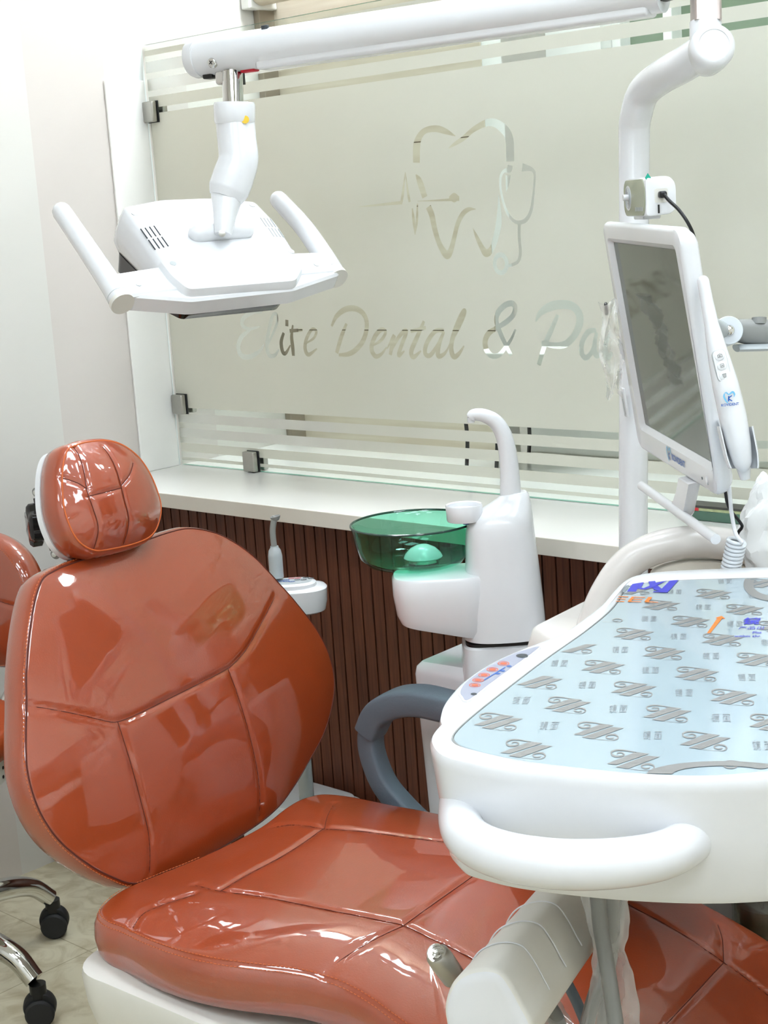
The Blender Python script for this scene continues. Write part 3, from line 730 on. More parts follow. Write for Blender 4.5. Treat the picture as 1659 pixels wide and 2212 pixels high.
kn = mk('headrest_knob', *prism(star, [(-.006, -0.012), (0, -0.008), (0, 0.008), (-.005, 0.013), (-.012, 0.014)], fmap(kf)), BLACKG, chair)
mk('knob_hub', *tube([ko + kf[3] * -0.036, ko - kf[3] * 0.01], 0.012, 20), BLACK, kn)
st = [bmap(hc[0] + s, 0.40, -0.082) for s in (0.02,)]
mk('headrest_stem', *tube([bmap(hc[0] + .03, 0.36, -0.083), hmap(hc[0] + .02, hc[1], -0.084)], 0.012, 12, ratio=0.4), STEEL, chair)

# white pan, pedestal and the bracket carrying the back
def rect(a0, a1, b0, b1, r): return rounded_poly([(a0, b0), (a1, b0), (a1, b1), (a0, b1)], r, 8)
PANTOP = 0.400
V, F = prism(rect(0.900, 1.66, -1.352, -0.80, 0.07), [(-0.012, 0.0), (0, -0.002), (0.002, -0.012), (-0.002, -0.05), (-0.016, -0.10), (-0.045, -0.15), (-0.09, -0.165)], lambda a, b, h: CH(a, b, PANTOP + h - 0.30 * max(0, a - 1.36)))
mk('seat_pan', V, F, OFFW, chair)
V, F = prism(rect(0.99, 1.50, -1.26, -0.84, 0.06), [(-0.02, 0.30), (0, 0.28), (0.01, 0.10), (0.03, 0.03), (0.03, 0.0)], lambda a, b, h: CH(a, b, h))
mk('pedestal', V, F, OFFW, chair)
bq = CH(0.985, -1.08, 0.40)
mk('back_bracket', *rbox(frame(bq, CB, UZ), 0.30, 0.07, 0.09, 0.012), OFFW, chair)

# far-side arm rest: soft grey loop with a padded top
ARB = -0.765
def parm(x, y):
    q = ppl(x, y, CB * ARB, CB); return q
low = cat([parm(*p) for p in [(812, 1552), (801, 1588), (806, 1632), (830, 1692), (872, 1744), (930, 1800), (985, 1850)]], 8)
top = cat([parm(*p) for p in [(1060, 1560), (1010, 1538), (960, 1524), (905, 1513), (858, 1518), (820, 1540), (800, 1578)]], 8)
arm = mk('armrest', *tube(low, 0.0165, 20, up=CB, ratio=1.15, power=5), GREY, chair)
mk('armrest_pad', *tube(top, [0.021, 0.021, 0.0215, 0.022, 0.0215, 0.020], 20, up=CB, ratio=1.2, power=5), GREY, arm)

# ================================================================== assistant control head on its post, behind the back rest
AC = px(640, 1275, 2.76)
asst = thing('assistant_panel', 'small white oval keypad head on a grey post behind the dental chair backrest', 'control panel', (AC[0], AC[1], 0.0))
E1 = CR - CR[2] * UZ; E1 /= np.linalg.norm(E1); E2 = np.cross(UZ, E1)     # along the head, and away behind it
hd = 1.05 * resample(np.array([(0.052 * math.copysign(abs(math.cos(t)) ** .8, math.cos(t)) - 0.0, 0.040 * math.copysign(abs(math.sin(t)) ** .8, math.sin(t))) for t in np.linspace(0, 2 * math.pi, 80, endpoint=False)]), 80)
afr = (AC, E1, E2, UZ)
V, F = prism(hd, [(-.012, -0.040), (-0.004, -0.036), (0.0, -0.02), (0.001, 0.004), (-0.003, 0.008), (-.012, 0.0095)], fmap(afr))
ab = mk('panel_body', V, F, WHITE, asst)
el = hd * np.array([0.80, 0.74]) + np.array([-0.008, -0.003])
pfr = (AC + UZ * 0.009, E1, E2, UZ)
V, F = prism(el, [(0.002, -0.002), (0.001, 0.006), (-.003, 0.009), (-.006, 0.0093)], fmap(pfr)); kp = mk('keypad', V, F, WHITE, asst)
V, F = prism(el, [(-.0065, 0.0085), (-.0065, 0.0100)], fmap(pfr)); mk('keypad_film', V, F, LGREY, kp)
def ringdec(o, fr, u, v, ru, rv, h, m, parent, name='button', wid=0.35):
    b = B(); t = np.linspace(0, 2 * math.pi, 24, endpoint=False)
    A_ = [at(fr, u + ru * math.cos(k), v + rv * math.sin(k), h) for k in t]; A2 = [at(fr, u + ru * (1 - wid) * math.cos(k), v + rv * (1 - wid) * math.sin(k), h) for k in t]
    b.add(A_ + A2, [[i, (i + 1) % 24, 24 + (i + 1) % 24, 24 + i] for i in range(24)])
    if wid < .9: b.add([at(fr, u + ru * .3 * math.cos(k), v + rv * .3 * math.sin(k), h) for k in t], [list(range(24))])
    return b.done(name, m, parent, smooth=False)
for u, v, m in ((0.004, 0.012, REDP), (-.008, 0.013, REDP), (0.018, 0.011, DARKP), (0.028, 0.004, DARKP), (0.003, 0.0, DARKP), (0.015, -0.004, DARKP), (-0.016, -0.008, BLUE2), (-0.006, -0.012, BLUE2), (-0.026, -0.003, BLUE2), (-0.016, 0.004, BLUE2)):
    ringdec(None, pfr, u, v, 0.0055, 0.0042, 0.0106, m, kp)
pst = px(660, 1690, 2.74)
mk('post', *tube([(pst[0], pst[1], 0.0), (pst[0], pst[1], 0.62), tuple(AC + np.array([0, 0, -0.05]))], 0.0135, 20), LGREY, asst)
mk('post_foot', *lathe([(0.035, 0.0), (0.035, 0.012), (0.025, 0.02), (0.016, 0.024)], (np.array([pst[0], pst[1], 0]),) + WF[1:]), LGREY, asst)
# grey suction tip resting in the head
sb = px(598, 1245, 2.765)
suc = thing('suction_handpiece', 'grey suction handpiece with angled tip standing in the small keypad head', 'suction handpiece', sb)
fr = frame(sb - UZ * 0.002, E1, UZ)
mk('grip', *lathe([(0.0125, 0.0), (0.0128, 0.03), (0.0128, 0.040), (0.0110, 0.050), (0.0075, 0.0555), (0.0072, 0.058)], fr), LGREY, suc)
tip = cat([at(fr, 0, 0, 0.050), at(fr, -0.001, 0, 0.070), at(fr, -0.0005, 0, 0.088), at(fr, 0.003, 0, 0.104), at(fr, 0.006, 0, 0.111)], 6)
tp = mk('suction_tip', *tube(tip, [0.0054, 0.0054, 0.0054, 0.0056, 0.0060], 18), HOSEG, suc)
fr2 = frame(at(fr, 0.006, 0, 0.110), E1 - UZ * -0.18, UZ)
mk('tip_flare', *lathe([(0.005, -0.006), (0.0085, -0.001), (0.0098, 0.002), (0.0088, 0.0025), (0.004, -0.003)], fr2, 24, False, False), HOSEG, suc)

# ================================================================== dental unit: cabinet, spittoon column, glass bowl, arch arm
UC = px(1090, 1385, 2.42)
unit = thing('dental_unit', 'white dental unit with spittoon column, curved tap and arched arm between chair and counter', 'dental unit', (UC[0] + 0.12, UC[1], 0.0))
# spittoon column by levels: silhouette left and right edges in the picture at each height
AX = np.array([UC[0], UC[1]])
lev = [(1368, 1000, 1179), (1340, 1000, 1177), (1300, 1001, 1173), (1240, 1004, 1166), (1200, 1006, 1161), (1165, 1005, 1156), (1134, 1006, 1152), (1114, 1014, 1150), (1100, 1036, 1148), (1088, 1056, 1147), (1076, 1073, 1144), (1067, 1082, 1142), (1062, 1090, 1137)]
LT = CR - CR[2] * UZ; LT /= np.linalg.norm(LT); LD = np.cross(UZ, LT)
def at_level(x, y): # point of the vertical plane through the column axis that faces the picture
    return ppl(x, y, np.array([AX[0], AX[1], 0]), LD)
rings = []
t = np.linspace(0, 2 * math.pi, 56, endpoint=False)
for i, (y, l, r) in enumerate(lev):
    ql, qr = at_level(l, y), at_level(r, y); c = (ql + qr) / 2; hw = np.linalg.norm(qr - ql) / 2; hd_ = min(hw, 0.062) * 0.92
    cs, sn = np.cos(t), np.sin(t); cs = np.sign(cs) * np.abs(cs) ** .75; sn = np.sign(sn) * np.abs(sn) ** .75
    rings.append(np.array([c + LT * hw * a + LD * hd_ * b_ for a, b_ in zip(cs, sn)]) * np.array([1, 1, 0]) + np.array([0, 0, c[2]]))
mk('spittoon_column', *loft(rings), WHITE, unit)
# prow that carries the bowl
pt = at_level(846, 1240); pbm = at_level(1000, 1383); ztop = pt[2] - 0.002
xl = (pt - np.append(AX, pt[2])) @ LT
pro = rounded_poly([(xl, -0.050), (-0.052, -0.0555), (-0.01, -0.035), (-0.01, 0.035), (-0.052, 0.0555), (xl, 0.050)], [0.042, 0.012, 0.01, 0.01, 0.012, 0.042], 10)
zb = pbm[2]
def prow(u, v, h):
    k = min(1, max(0, (u - xl) / (0 - xl))); z = ztop + h if h > -0.06 else (ztop - 0.073) * (1 - k) + (zb + 0.002) * k + (h + 0.075)
    return np.array([AX[0], AX[1], 0]) + LT * u + LD * v + UZ * z
mk('bowl_support', *prism(resample(pro, 90), [(-.010, 0.001), (-.003, 0.0), (0, -0.005), (0, -0.03), (-0.004, -0.062), (-0.010, -0.074), (-.02, -0.0765)], prow), WHITE, unit)
# green glass bowl
BCN = px(893, 1130, 2.44); bfr = (np.array([BCN[0], BCN[1], ztop + 0.002]),) + WF[1:]
hb = BCN[2] - ztop
prof = [(0.0005, 0.0), (0.062, 0.0), (0.077, 0.005), (0.0895, 0.018), (0.0955, 0.038), (0.0985, hb - 0.012), (0.1005, hb - 0.002), (0.1005, hb), (0.098, hb + 0.0008), (0.0935, hb - 0.006), (0.0920, 0.040), (0.0862, 0.021), (0.074, 0.0085), (0.058, 0.005), (0.0005, 0.005)]
bw = mk('glass_bowl', *lathe(prof, bfr, 72, False, False), BOWLG, unit, sharp=60)
mk('bowl_rim', *tube([at(bfr, 0.1003 * math.cos(k), 0.1003 * math.sin(k), hb - 0.0005) for k in np.linspace(0, 2 * math.pi, 73)], 0.0018, 8, cap=False), mat('smoky_green_rim', (42, 70, 62), 0.1, noise=0.0), bw)
dc = px(914, 1200, 2.44); dfr = (np.array([dc[0], dc[1], ztop + 0.008]),) + WF[1:]
dcap = mk('drain_cap', *lathe([(0.0001, 0.028), (0.010, 0.027), (0.020, 0.022), (0.028, 0.014), (0.031, 0.008), (0.029, 0.006), (0.012, 0.005)], dfr, 40), WHITE, unit)
mk('drain_grid', *lathe([(0.024, 0.0), (0.024, 0.006)], dfr, 32), CHROME, dcap)
# cup holder with its little blue sensor
cq = at_level(1001, 1088); cfr = (cq + LD * -0.012,) + (LT, LD, UZ)
mk('cup_holder', *lathe([(0.0265, -0.024), (0.0275, -0.022), (0.0285, 0.0), (0.0275, 0.0015), (0.0255, 0.0), (0.0250, -0.006), (0.0001, -0.007)], cfr, 40), WHITE, unit)
mk('cup_sensor', *lathe([(0.0001, -0.031), (0.005, -0.030), (0.0065, -0.025), (0.0065, -0.022)], (at(cfr, 0.002, 0, 0),) + (LT, LD, UZ), 20), DKBLUE, unit)
# tap
fq = [at_level(*p) for p in [(1103, 1070), (1101, 1020), (1096, 975), (1087, 938), (1070, 911), (1046, 898), (1024, 896), (1017, 904)]]
tp_ = mk('tap', *tube(cat(fq, 8), [0.0165, 0.0150, 0.0138, 0.0128, 0.0118, 0.0105, 0.0092, 0.0078], 24), WHITE, unit)
mk('tap_nozzle', *tube([fq[-1] + np.array([0, 0, 0.002]), fq[-1] + np.array([0, 0, -0.006])], 0.0055, 16), WHITE, tp_)
# turntable under the column and cabinet body
c0 = at_level(1088, 1392); tz1 = c0[2]; tfr = (np.array([AX[0], AX[1], 0]), LT, LD, UZ)
tt = rounded_poly([(-0.066, -0.05), (0.066, -0.05), (0.066, 0.05), (-0.066, 0.05)], 0.03, 8)
ztt = at_level(1060, 1437)[2]
mk('column_gasket', *prism(tt, [(-.004, zb - 0.002), (-.004, zb + 0.004)], fmap(tfr)), BLACK, unit)
mk('turntable', *prism(tt, [(0.004, ztt - 0.02), (0.003, ztt), (0, zb - 0.004), (-.004, zb - 0.001)], fmap(tfr)), WHITE, unit)
# cabinet: front-left edge at (885..935) in the picture
zc = ztt + 0.004
cA = pz(886, 1446, zc - 0.012)
cx0, cy0 = cA[0], cA[1]
cab = rounded_poly([(cx0, cy0), (1.705, cy0 + 0.05), (1.70, -0.285), (cx0 - 0.01, -0.285)], 0.022, 6)
mk('cabinet', *prism(cab, [(-.03, 0.02), (-.026, 0.03), (-.014, 0.25), (0, zc - 0.02), (-.003, zc - 0.008), (-.012, zc)], lambda a, b, h: np.array([a, b, h])), WHITE, unit)
ZK = 0.215; xk = pz(812, 1733, ZK)[0]
V, F = prism(rounded_poly([(cx0 - 0.62, -0.36), (xk, -0.34), (xk - .02, -0.185), (cx0 - 0.62, -0.185)], 0.04, 8), [(0, 0.02), (0, ZK - .02), (-.004, ZK - .008), (-.014, ZK)], lambda a, b, h: np.array([a, b, h]))
bc_ = mk('base_cover', V, F, WHITE, unit)
V, F = prism(rounded_poly([(cx0 - 0.60, -0.345), (xk - .02, -0.325), (xk - .04, -0.20), (cx0 - 0.60, -0.20)], 0.035, 8), [(0, ZK - .002), (-.002, ZK + .006), (-.01, ZK + .009)], lambda a, b, h: np.array([a, b, h]))
mk('cover_lid', V, F, WHITE, bc_)
# stepped shoulder block under the arch
s0 = px(1160, 1345, 2.12); zs0 = s0[2]
sh = [pz(1150, 1352, zs0), pz(1262, 1296, zs0), pz(1330, 1300, zs0), pz(1420, 1390, zs0), pz(1290, 1440, zs0)]
shp = rounded_poly([(q[0], q[1]) for q in sh], 0.012, 5)
mk('shoulder_block', *prism(shp, [(0.05, 0.50), (0.03, zs0 - 0.09), (0.008, zs0 - 0.02), (0.002, zs0 - 0.004), (-.004, zs0)], lambda a, b, h: np.array([a, b, h])), CREAM, unit)
# arched tubular arm with a filler plate
AP = px(1480, 1180, 2.065); ANR = np.array([CF[0], CF[1], 0]); ANR /= np.linalg.norm(ANR)
def parch(x, y): return ppl(x, y, AP, ANR)
arc = cat([parch(*p) for p in [(1262, 1420), (1285, 1340), (1312, 1278), (1352, 1222), (1405, 1188), (1475, 1172), (1550, 1173), (1630, 1190), (1700, 1225), (1750, 1290)]], 8)
ar = mk('arch_arm', *tube(arc, 0.022, 24), CREAM, unit)
fp = [parch(*p) for p in [(1404, 1236), (1430, 1222), (1480, 1209), (1550, 1209), (1620, 1222), (1660, 1240), (1640, 1300), (1420, 1300)]]
u_ = np.cross(UZ, ANR)
P2 = [((q - AP) @ u_, (q - AP)[2]) for q in fp]
mk('arch_plate', *prism(rounded_poly(P2, 0.01), [(-.002, -0.003), (0, 0.0), (0, 0.012)], lambda a, b, h: AP + u_ * a + UZ * b + ANR * (h - 0.004)), FASCIA, ar)

# ================================================================== clear water bottle beside the cabinet
wq = px(1658, 1935, 2.11)
bot = thing('water_bottle', 'clear water bottle with a white hose inside, hanging under the right edge of the tray', 'bottle', (wq[0], wq[1], wq[2] - 0.14))
wfr = (np.array([wq[0], wq[1], wq[2] - 0.14]),) + WF[1:]
mk('bottle_body', *lathe([(0.040, 0.0), (0.047, 0.006), (0.048, 0.02), (0.0485, 0.125), (0.0495, 0.13), (0.0485, 0.136), (0.046, 0.15), (0.020, 0.175), (0.016, 0.19)], wfr, 40), WATERG, bot)
mk('bottle_cap', *lathe([(0.018, 0.178), (0.018, 0.204), (0.016, 0.206)], wfr, 32), OFFW, bot)
mk('hanger', *wbox(1.7065, wq[0], wq[1] - .012, wq[1] + .012, wq[2] + .045, wq[2] + .052, .002), OFFW, bot)
mk('bottle_hose', *tube(cat([at(wfr, *p) for p in [(0, 0, .19), (0.012, -.004, .15), (0.017, -.006, .10), (0.008, -.01, .05), (-.012, -.006, .03), (-.02, 0, .07)]], 8), 0.0034, 10), WHITE, bot)
mk('bottle_water', *lathe([(0.0455, 0.006), (0.046, 0.134)], wfr, 40), thin_glass('dim_water', (178, 174, 162), 1.0), bot)

# ================================================================== lamp post with spring arm and operating lamp
LPB = px(1368, 1185, 2.325); LPT = px(1370, 320, 2.318)
lamp = thing('operating_lamp', 'white operating lamp on a long spring arm and post, hanging over the dental chair', 'operating lamp', (LPB[0], LPB[1], zc + 0.0015))
EL = px(1380, 205, 2.235); EL2 = px(1425, 170, 2.20); CPJ = px(1525, 108, 2.08)
pole = cat([np.array([LPB[0], LPB[1], zc + 0.0015]), np.array([LPB[0], LPB[1], 0.75]), LPB, px(1369, 750, 2.322), LPT, px(1373, 255, 2.305), px(1390, 200, 2.28), px(1430, 166, 2.22), px(1480, 138, 2.14), CPJ], 8)
pole = resample(pole, 90, False)
mk('post', *tube(pole, [0.0218] * 6 + [0.0228, 0.024, 0.0245, 0.0245], 28), WHITE, lamp)
# round joint whose cap faces the room
ND = CPJ - EL2; ND[2] *= 0.3; ND /= np.linalg.norm(ND)
JF = frame(px(1537, 104, 2.07), np.cross(UZ, -CF), -CF + CR * 0.12)
jt = mk('swivel_joint', *lathe([(0.026, -0.040), (0.0285, -0.036), (0.030, -0.02), (0.0305, 0.004), (0.029, 0.012), (0.024, 0.0165), (0.021, 0.017), (0.020, 0.0158), (0.0001, 0.0158)], JF, 48), WHITE, lamp)
JT = px(1527, 66, 2.085)
mk('joint_neck', *tube([px(1524, 110, 2.085), px(1524, 48, 2.085)], 0.0215, 28), WHITE, jt)
mk('joint_block', *tube([px(1525, 50, 2.085), px(1524, -40, 2.085)], 0.0185, 16, power=8, up=ANR, ratio=1.0), COPPERY, lamp)
# spring arm 
SA0 = px(1560, -58, 2.10); SA1 = px(1432, -22, 2.14); SA2 = px(424, 126, 2.55)
arm_dir = (SA2 - SA1) / np.linalg.norm(SA2 - SA1)
sa = mk('spring_arm', *tube([SA1, SA1 + arm_dir * 0.02, SA2 - arm_dir * 0.012], [0.031, 0.031, 0.031], 36), WHITE, lamp)
mk('arm_end_cap', *tube([SA2 - arm_dir * 0.012, SA2, SA2 + arm_dir * 0.008], [0.0325, 0.0325, 0.029], 36), WHITE, sa)
mk('arm_hinge_bar', *tube([SA0, SA1, SA1 + arm_dir * 0.03], 0.016, 16, power=5), BLACK, sa)
dn = -UZ + (UZ @ arm_dir) * arm_dir; dn /= np.linalg.norm(dn); sd = np.cross(arm_dir, dn)
if sd @ CF > 0: sd = -sd          # towards the room
L_ = np.linalg.norm(SA2 - SA1)
mk('arm_channel', *rbox(frame(SA1 + arm_dir * (L_ * 0.43) + dn * 0.022, arm_dir, -dn), L_ * 0.82, 0.044, 0.024, 0.006), WHITE, sa)
mk('tension_slot', *rbox(frame(SA1 + arm_dir * (L_ - 0.150) - dn * 0.0285 + sd * 0.012, arm_dir, sd), 0.012, 0.010, 0.006, 0.001), DARKP, sa)
mk('red_stop', *rbox(frame(SA2 - arm_dir * 0.105 + dn * 0.030, arm_dir, -dn), 0.030, 0.016, 0.008, 0.003), REDM, sa)
mk('black_stop', *rbox(frame(SA2 - arm_dir * 0.026 + dn * 0.030, arm_dir, -dn), 0.02, 0.022, 0.012, 0.003), BLACK, sa)
sc_p = px(495, 128, 2.50)
sq = SA2 - arm_dir * 0.052 + dn * 0.014 + sd * 0.028
scw = mk('pivot_screw', *lathe([(0.0085, -0.004), (0.0085, 0.001), (0.0065, 0.0038), (0.0001, 0.0045)], frame(sq, arm_dir, sd), 28), CHROME, sa)
for k in (0.6, 2.17):
    ax_ = arm_dir * math.cos(k) + dn * math.sin(k)
    mk('screw_slot', *rbox(frame(sq + sd * 0.0042, ax_, sd), 0.0072, 0.0014, 0.0014, 0.0), BLACK, scw, smooth=False)
# drop rod, collar, curved body
DQ = SA2 - arm_dir * 0.062
def pst_(x, y): return ppl(x, y, DQ, CF)
mk('yoke', *rbox(frame(DQ + dn * 0.036, arm_dir, -dn), 0.040, 0.030, 0.026, 0.007), CHROME, lamp)
mk('yoke_gap', *rbox(frame(DQ + dn * 0.038 - arm_dir * 0.019, arm_dir, -dn), 0.010, 0.026, 0.026, 0.001), BLACK, lamp)
mk('drop_rod', *tube([pst_(502, 156), pst_(504, 232)], 0.0172, 32), CHROME, lamp)
mk('collar', *lathe([(0.0315, 0.0), (0.0335, 0.004), (0.0342, 0.030), (0.0325, 0.034), (0.018, 0.035)], frame(pst_(507, 268), CR, UZ), 40), WHITE, lamp)
stem = mk('lamp_stem', *tube(cat([pst_(508, 262), pst_(512, 305), pst_(515, 345), pst_(504, 382), pst_(494, 410), pst_(488, 428)], 8), [0.0305, 0.0305, 0.0312, 0.0325, 0.0320, 0.0265], 36, power=2.3), WHITE, lamp)
mk('inspection_sticker', *lathe([(0.0065, 0.0), (0.0065, 0.0006)], frame(pst_(533, 268) - CF * 0.0285, CR, -CF + CR * .75), 24), YELLOW, stem)
# lamp head
HC = px(460, 530, 2.5); LHX = px(735, 605, 2.58) - px(265, 655, 2.35); LHX /= np.linalg.norm(LHX)
h0 = -0.59 * CR + 0.81 * CU; be = -(h0 @ LHX) / (CF @ LHX); LHY = h0 + be * CF; LHY /= np.linalg.norm(LHY); LHZ = np.cross(LHX, LHY)
LF = (HC, LHX, LHY, LHZ)
def plh(x, y, h=0.0): q = ppl(x, y, HC + LHZ * h, LHZ) - HC; return np.array([q @ LHX, q @ LHY])
toplate = rounded_poly([plh(*p) for p in [(264, 444), (345, 428), (450, 424), (552, 432), (598, 480), (655, 572), (640, 603), (408, 622), (372, 592), (318, 520)]], 0.010, 5)
tpo = resample(toplate, 140)
ymin, ymax = tpo[:, 1].min(), tpo[:, 1].max()
def lmap(a, c, h): return at(LF, a, c, h * (1 + 0.9 * (c - ymin) / (ymax - ymin)))     # the shell deepens towards the back
V, F = prism(tpo, [(-0.022, -0.054), (-0.012, -0.052), (0.003, -0.038), (0.005, -0.028), (0.003, -0.012), (0.0, -0.003), (-.004, -.0008), (-.010, 0.0)], lmap)
hdm = mk('lamp_head', V, F, WHITE, lamp)
mk('lens_plate', *prism(tpo * np.array([0.92, 0.92]), [(-.010, -0.072), (-.003, -0.069), (0.003, -0.048)], lmap), BLACKG, hdm)
fl, fr_q = plh(268, 648, -.032), plh(728, 604, -.032)
yl = (fl[1] + fr_q[1]) / 2
bz = rounded_poly([(fl[0], yl - .006), (-.09, min(yl - .006, ymin - .006)), (.10, min(yl - .006, ymin - .006)), (fr_q[0], yl - .006), (fr_q[0], yl + .03), (.0, yl + .05), (fl[0], yl + .03)], .008, 5)
mk('front_bezel', *prism(bz, [(-.004, -0.048), (0, -0.045), (0, -0.020), (-.004, -0.016)], fmap(LF)), WHITE, hdm)
# arm wings and handles along both sides
for sgn, x0, x1, hl, nm in ((-1, (268, 648), (412, 640), [(262, 652), (238, 612), (190, 540), (134, 458)], 'left'), (1, (728, 604), (640, 612), [(726, 598), (700, 555), (655, 490), (602, 432)], 'right')):
    a0, a1 = plh(*x0, -.045), plh(*x1, -.045)
    hx_ = [plh(*p, -.030) for p in hl]
    wl = rounded_poly([(hx_[0][0], hx_[0][1] - 0.006), (0.0, hx_[0][1] - 0.004), (0.0, hx_[0][1] + 0.06), (0.08 * sgn, hx_[0][1] + 0.06), (hx_[0][0] - sgn * 0.022, hx_[0][1] + 0.052), (hx_[0][0], hx_[0][1] + 0.050)], 0.008, 5)
    wg = mk('handle_wing', *prism(wl, [(-.004, -0.046), (0, -0.044), (0, -0.018), (-.004, -0.014)], fmap(LF)), WHITE, hdm)
    pts = [at(LF, q[0], q[1], -0.030) for q in hx_]
    hh = mk('handle', *tube(cat(pts, 6), [0.0185, 0.0178, 0.0168, 0.0158], 24, dome='end'), WHITE, lamp)
    mk('handle_end', *tube([pts[0] + LHY * 0.002, pts[0] - LHY * 0.006], [0.0195, 0.0195], 28), OFFW, hh)
    rj = np.array(hx_[0]) * .75 + np.array(hx_[1]) * .25
    mk('handle_joint', *tube([at(LF, rj[0], rj[1], -.030), at(LF, rj[0], rj[1] + 0.0012, -.030)], 0.0186, 28), LGREY, hh)
    sp = wl.mean(0); mk('screw_cover', *lathe([(0.005, -0.014), (0.005, -0.0132)], (at(LF, hx_[0][0] - sgn * 0.035, hx_[0][1] + 0.018, 0), LHX, LHY, LHZ), 20), LGREY, wg)
# vents, covers, pivot on the top plate
for i in range(2):
    for j in range(4):
        a, e = plh(304 + 9.5 * j + 17 * i, 495 - 2.2 * j + 24 * i), plh(318 + 9.5 * j + 17 * i, 515 - 2.2 * j + 24 * i)
        mk('vent_slot', *tube([at(LF, a[0], a[1], 0.0002), at(LF, e[0], e[1], 0.0002)], 0.0011, 8), DARKP, hdm)
        a, e = plh(563 + 7 * j + 17 * i, 471 + 0.5 * j + 22 * i), plh(575 + 7 * j + 17 * i, 489 + 0.5 * j + 22 * i)
        mk('vent_slot', *tube([at(LF, a[0], a[1], 0.0002), at(LF, e[0], e[1], 0.0002)], 0.0009, 8), LGREY, hdm)
for p in ((291, 461), (374, 569), (545, 443), (629, 543)):
    q = plh(*p); mk('screw_cover', *lathe([(0.0055, -0.001), (0.0055, 0.0005)], (at(LF, q[0], q[1], 0), LHX, LHY, LHZ), 20), LGREY, hdm)
pv0, pv1 = plh(428, 500, .01), plh(530, 492, .01)
pvt = mk('pivot_housing', *tube([at(LF, pv0[0], pv0[1], 0.006), at(LF, pv1[0], pv1[1], 0.006)], 0.0155, 28, dome='both'), WHITE, hdm)
pq = plh(482, 508, .016)
neck_end = at(LF, pq[0], pq[1], 0.016)
ns = pst_(490, 424)
mk('stem_neck', *tube(cat([ns, ns * .5 + neck_end * .5 + UZ * 0.002, neck_end], 6), [0.0255, 0.0185, 0.0135], 24, power=2.4), WHITE, stem)
mk('pivot_bolt', *lathe([(0.0055, -0.002), (0.0055, 0.004), (0.003, 0.0045)], frame(neck_end - CF * 0.0135, CR, -CF), 20), STEEL, stem)

# ================================================================== monitor on its bracket
MXD = np.array([0.742, -0.670, 0.0]); MXD /= np.linalg.norm(MXD); MNH = np.array([-0.670, -0.742, 0.0]); MNH /= np.linalg.norm(MNH)
TL_ = R_(7.5); MYD = UZ * math.cos(TL_) + MNH * math.sin(TL_); MND = MNH * math.cos(TL_) - UZ * math.sin(TL_)
MO = px(1540, 1005, 1.90)
def pm(x, y, h=0.0): q = ppl(x, y, MO + MND * h, MND) - MO; return np.array([q @ MXD, q @ MYD])
MF = (MO, MXD, MYD, MND)
mon = thing('monitor', 'slim white monitor with a dark screen and lower grab bar, beside the lamp post', 'monitor', at(MF, -0.17, -0.06, -0.02))
fo = [pm(*p) for p in [(1302, 479), (1468, 492), (1557, 1076), (1383, 966)]]
si = [pm(*p) for p in [(1319, 524), (1461, 541), (1541, 1006), (1388, 918)]]
fo, si = ccw(fo), ccw(si)
k0 = np.argmin(np.linalg.norm(fo - si[0], axis=1)); fo = np.roll(fo, -k0, 0)
def ro(P, off, r):
    Q = rounded_poly(P, r, 7); return Q + normals2(Q) * off
vmin, vmax = fo[:, 1].min(), fo[:, 1].max()
def thick(c):
    k = (c - vmin) / (vmax - vmin); return float(np.interp(k, [0, .15, .45, .75, .9, 1], [.5, .74, 1.0, .95, .66, .42]))
def lvl(Q, h): return np.array([at(MF, a, c, h * thick(c) if h < -.01 else h) for a, c in Q])
rings = [lvl(ro(fo, -.022, .022), -.040), lvl(ro(fo, -.010, .022), -.036), lvl(ro(fo, -.002, .024), -.026), lvl(ro(fo, 0, .024), -.012), lvl(ro(fo, 0, .024), -.002), lvl(ro(fo, -.002, .023), 0.0015), lvl(ro(fo, -.006, .022), 0.003),
         lvl(ro(si, 0.007, .004), 0.003), lvl(ro(si, 0.0, .003), -0.004), lvl(ro(si, 0.0, .003), -0.006)]
hs = mk('housing', *loft(rings), WHITE, mon)
scr = mk('screen', *prism(rounded_poly(si, .003, 3), [(-.0005, -0.0055), (-.0005, -0.0042)], fmap(MF)), SCREEN, mon, smooth=False)
# grab bar below
g0, g1 = pm(1386, 1049, .012), pm(1546, 1165, .012)
gb = mk('grab_bar', *tube([at(MF, *g0, .012), at(MF, *g1, .012)], 0.0066, 20), WHITE, mon)
n0 = [pm(*p) for p in [(1484, 1028), (1507, 1042), (1500, 1078), (1494, 1108), (1488, 1118), (1455, 1096), (1470, 1080), (1478, 1058)]]
mk('grab_bar_neck', *prism(np.array(n0), [(-.001, -0.004), (0, -0.002), (0, 0.010), (-.001, 0.012)], fmap(MF)), WHITE, gb)
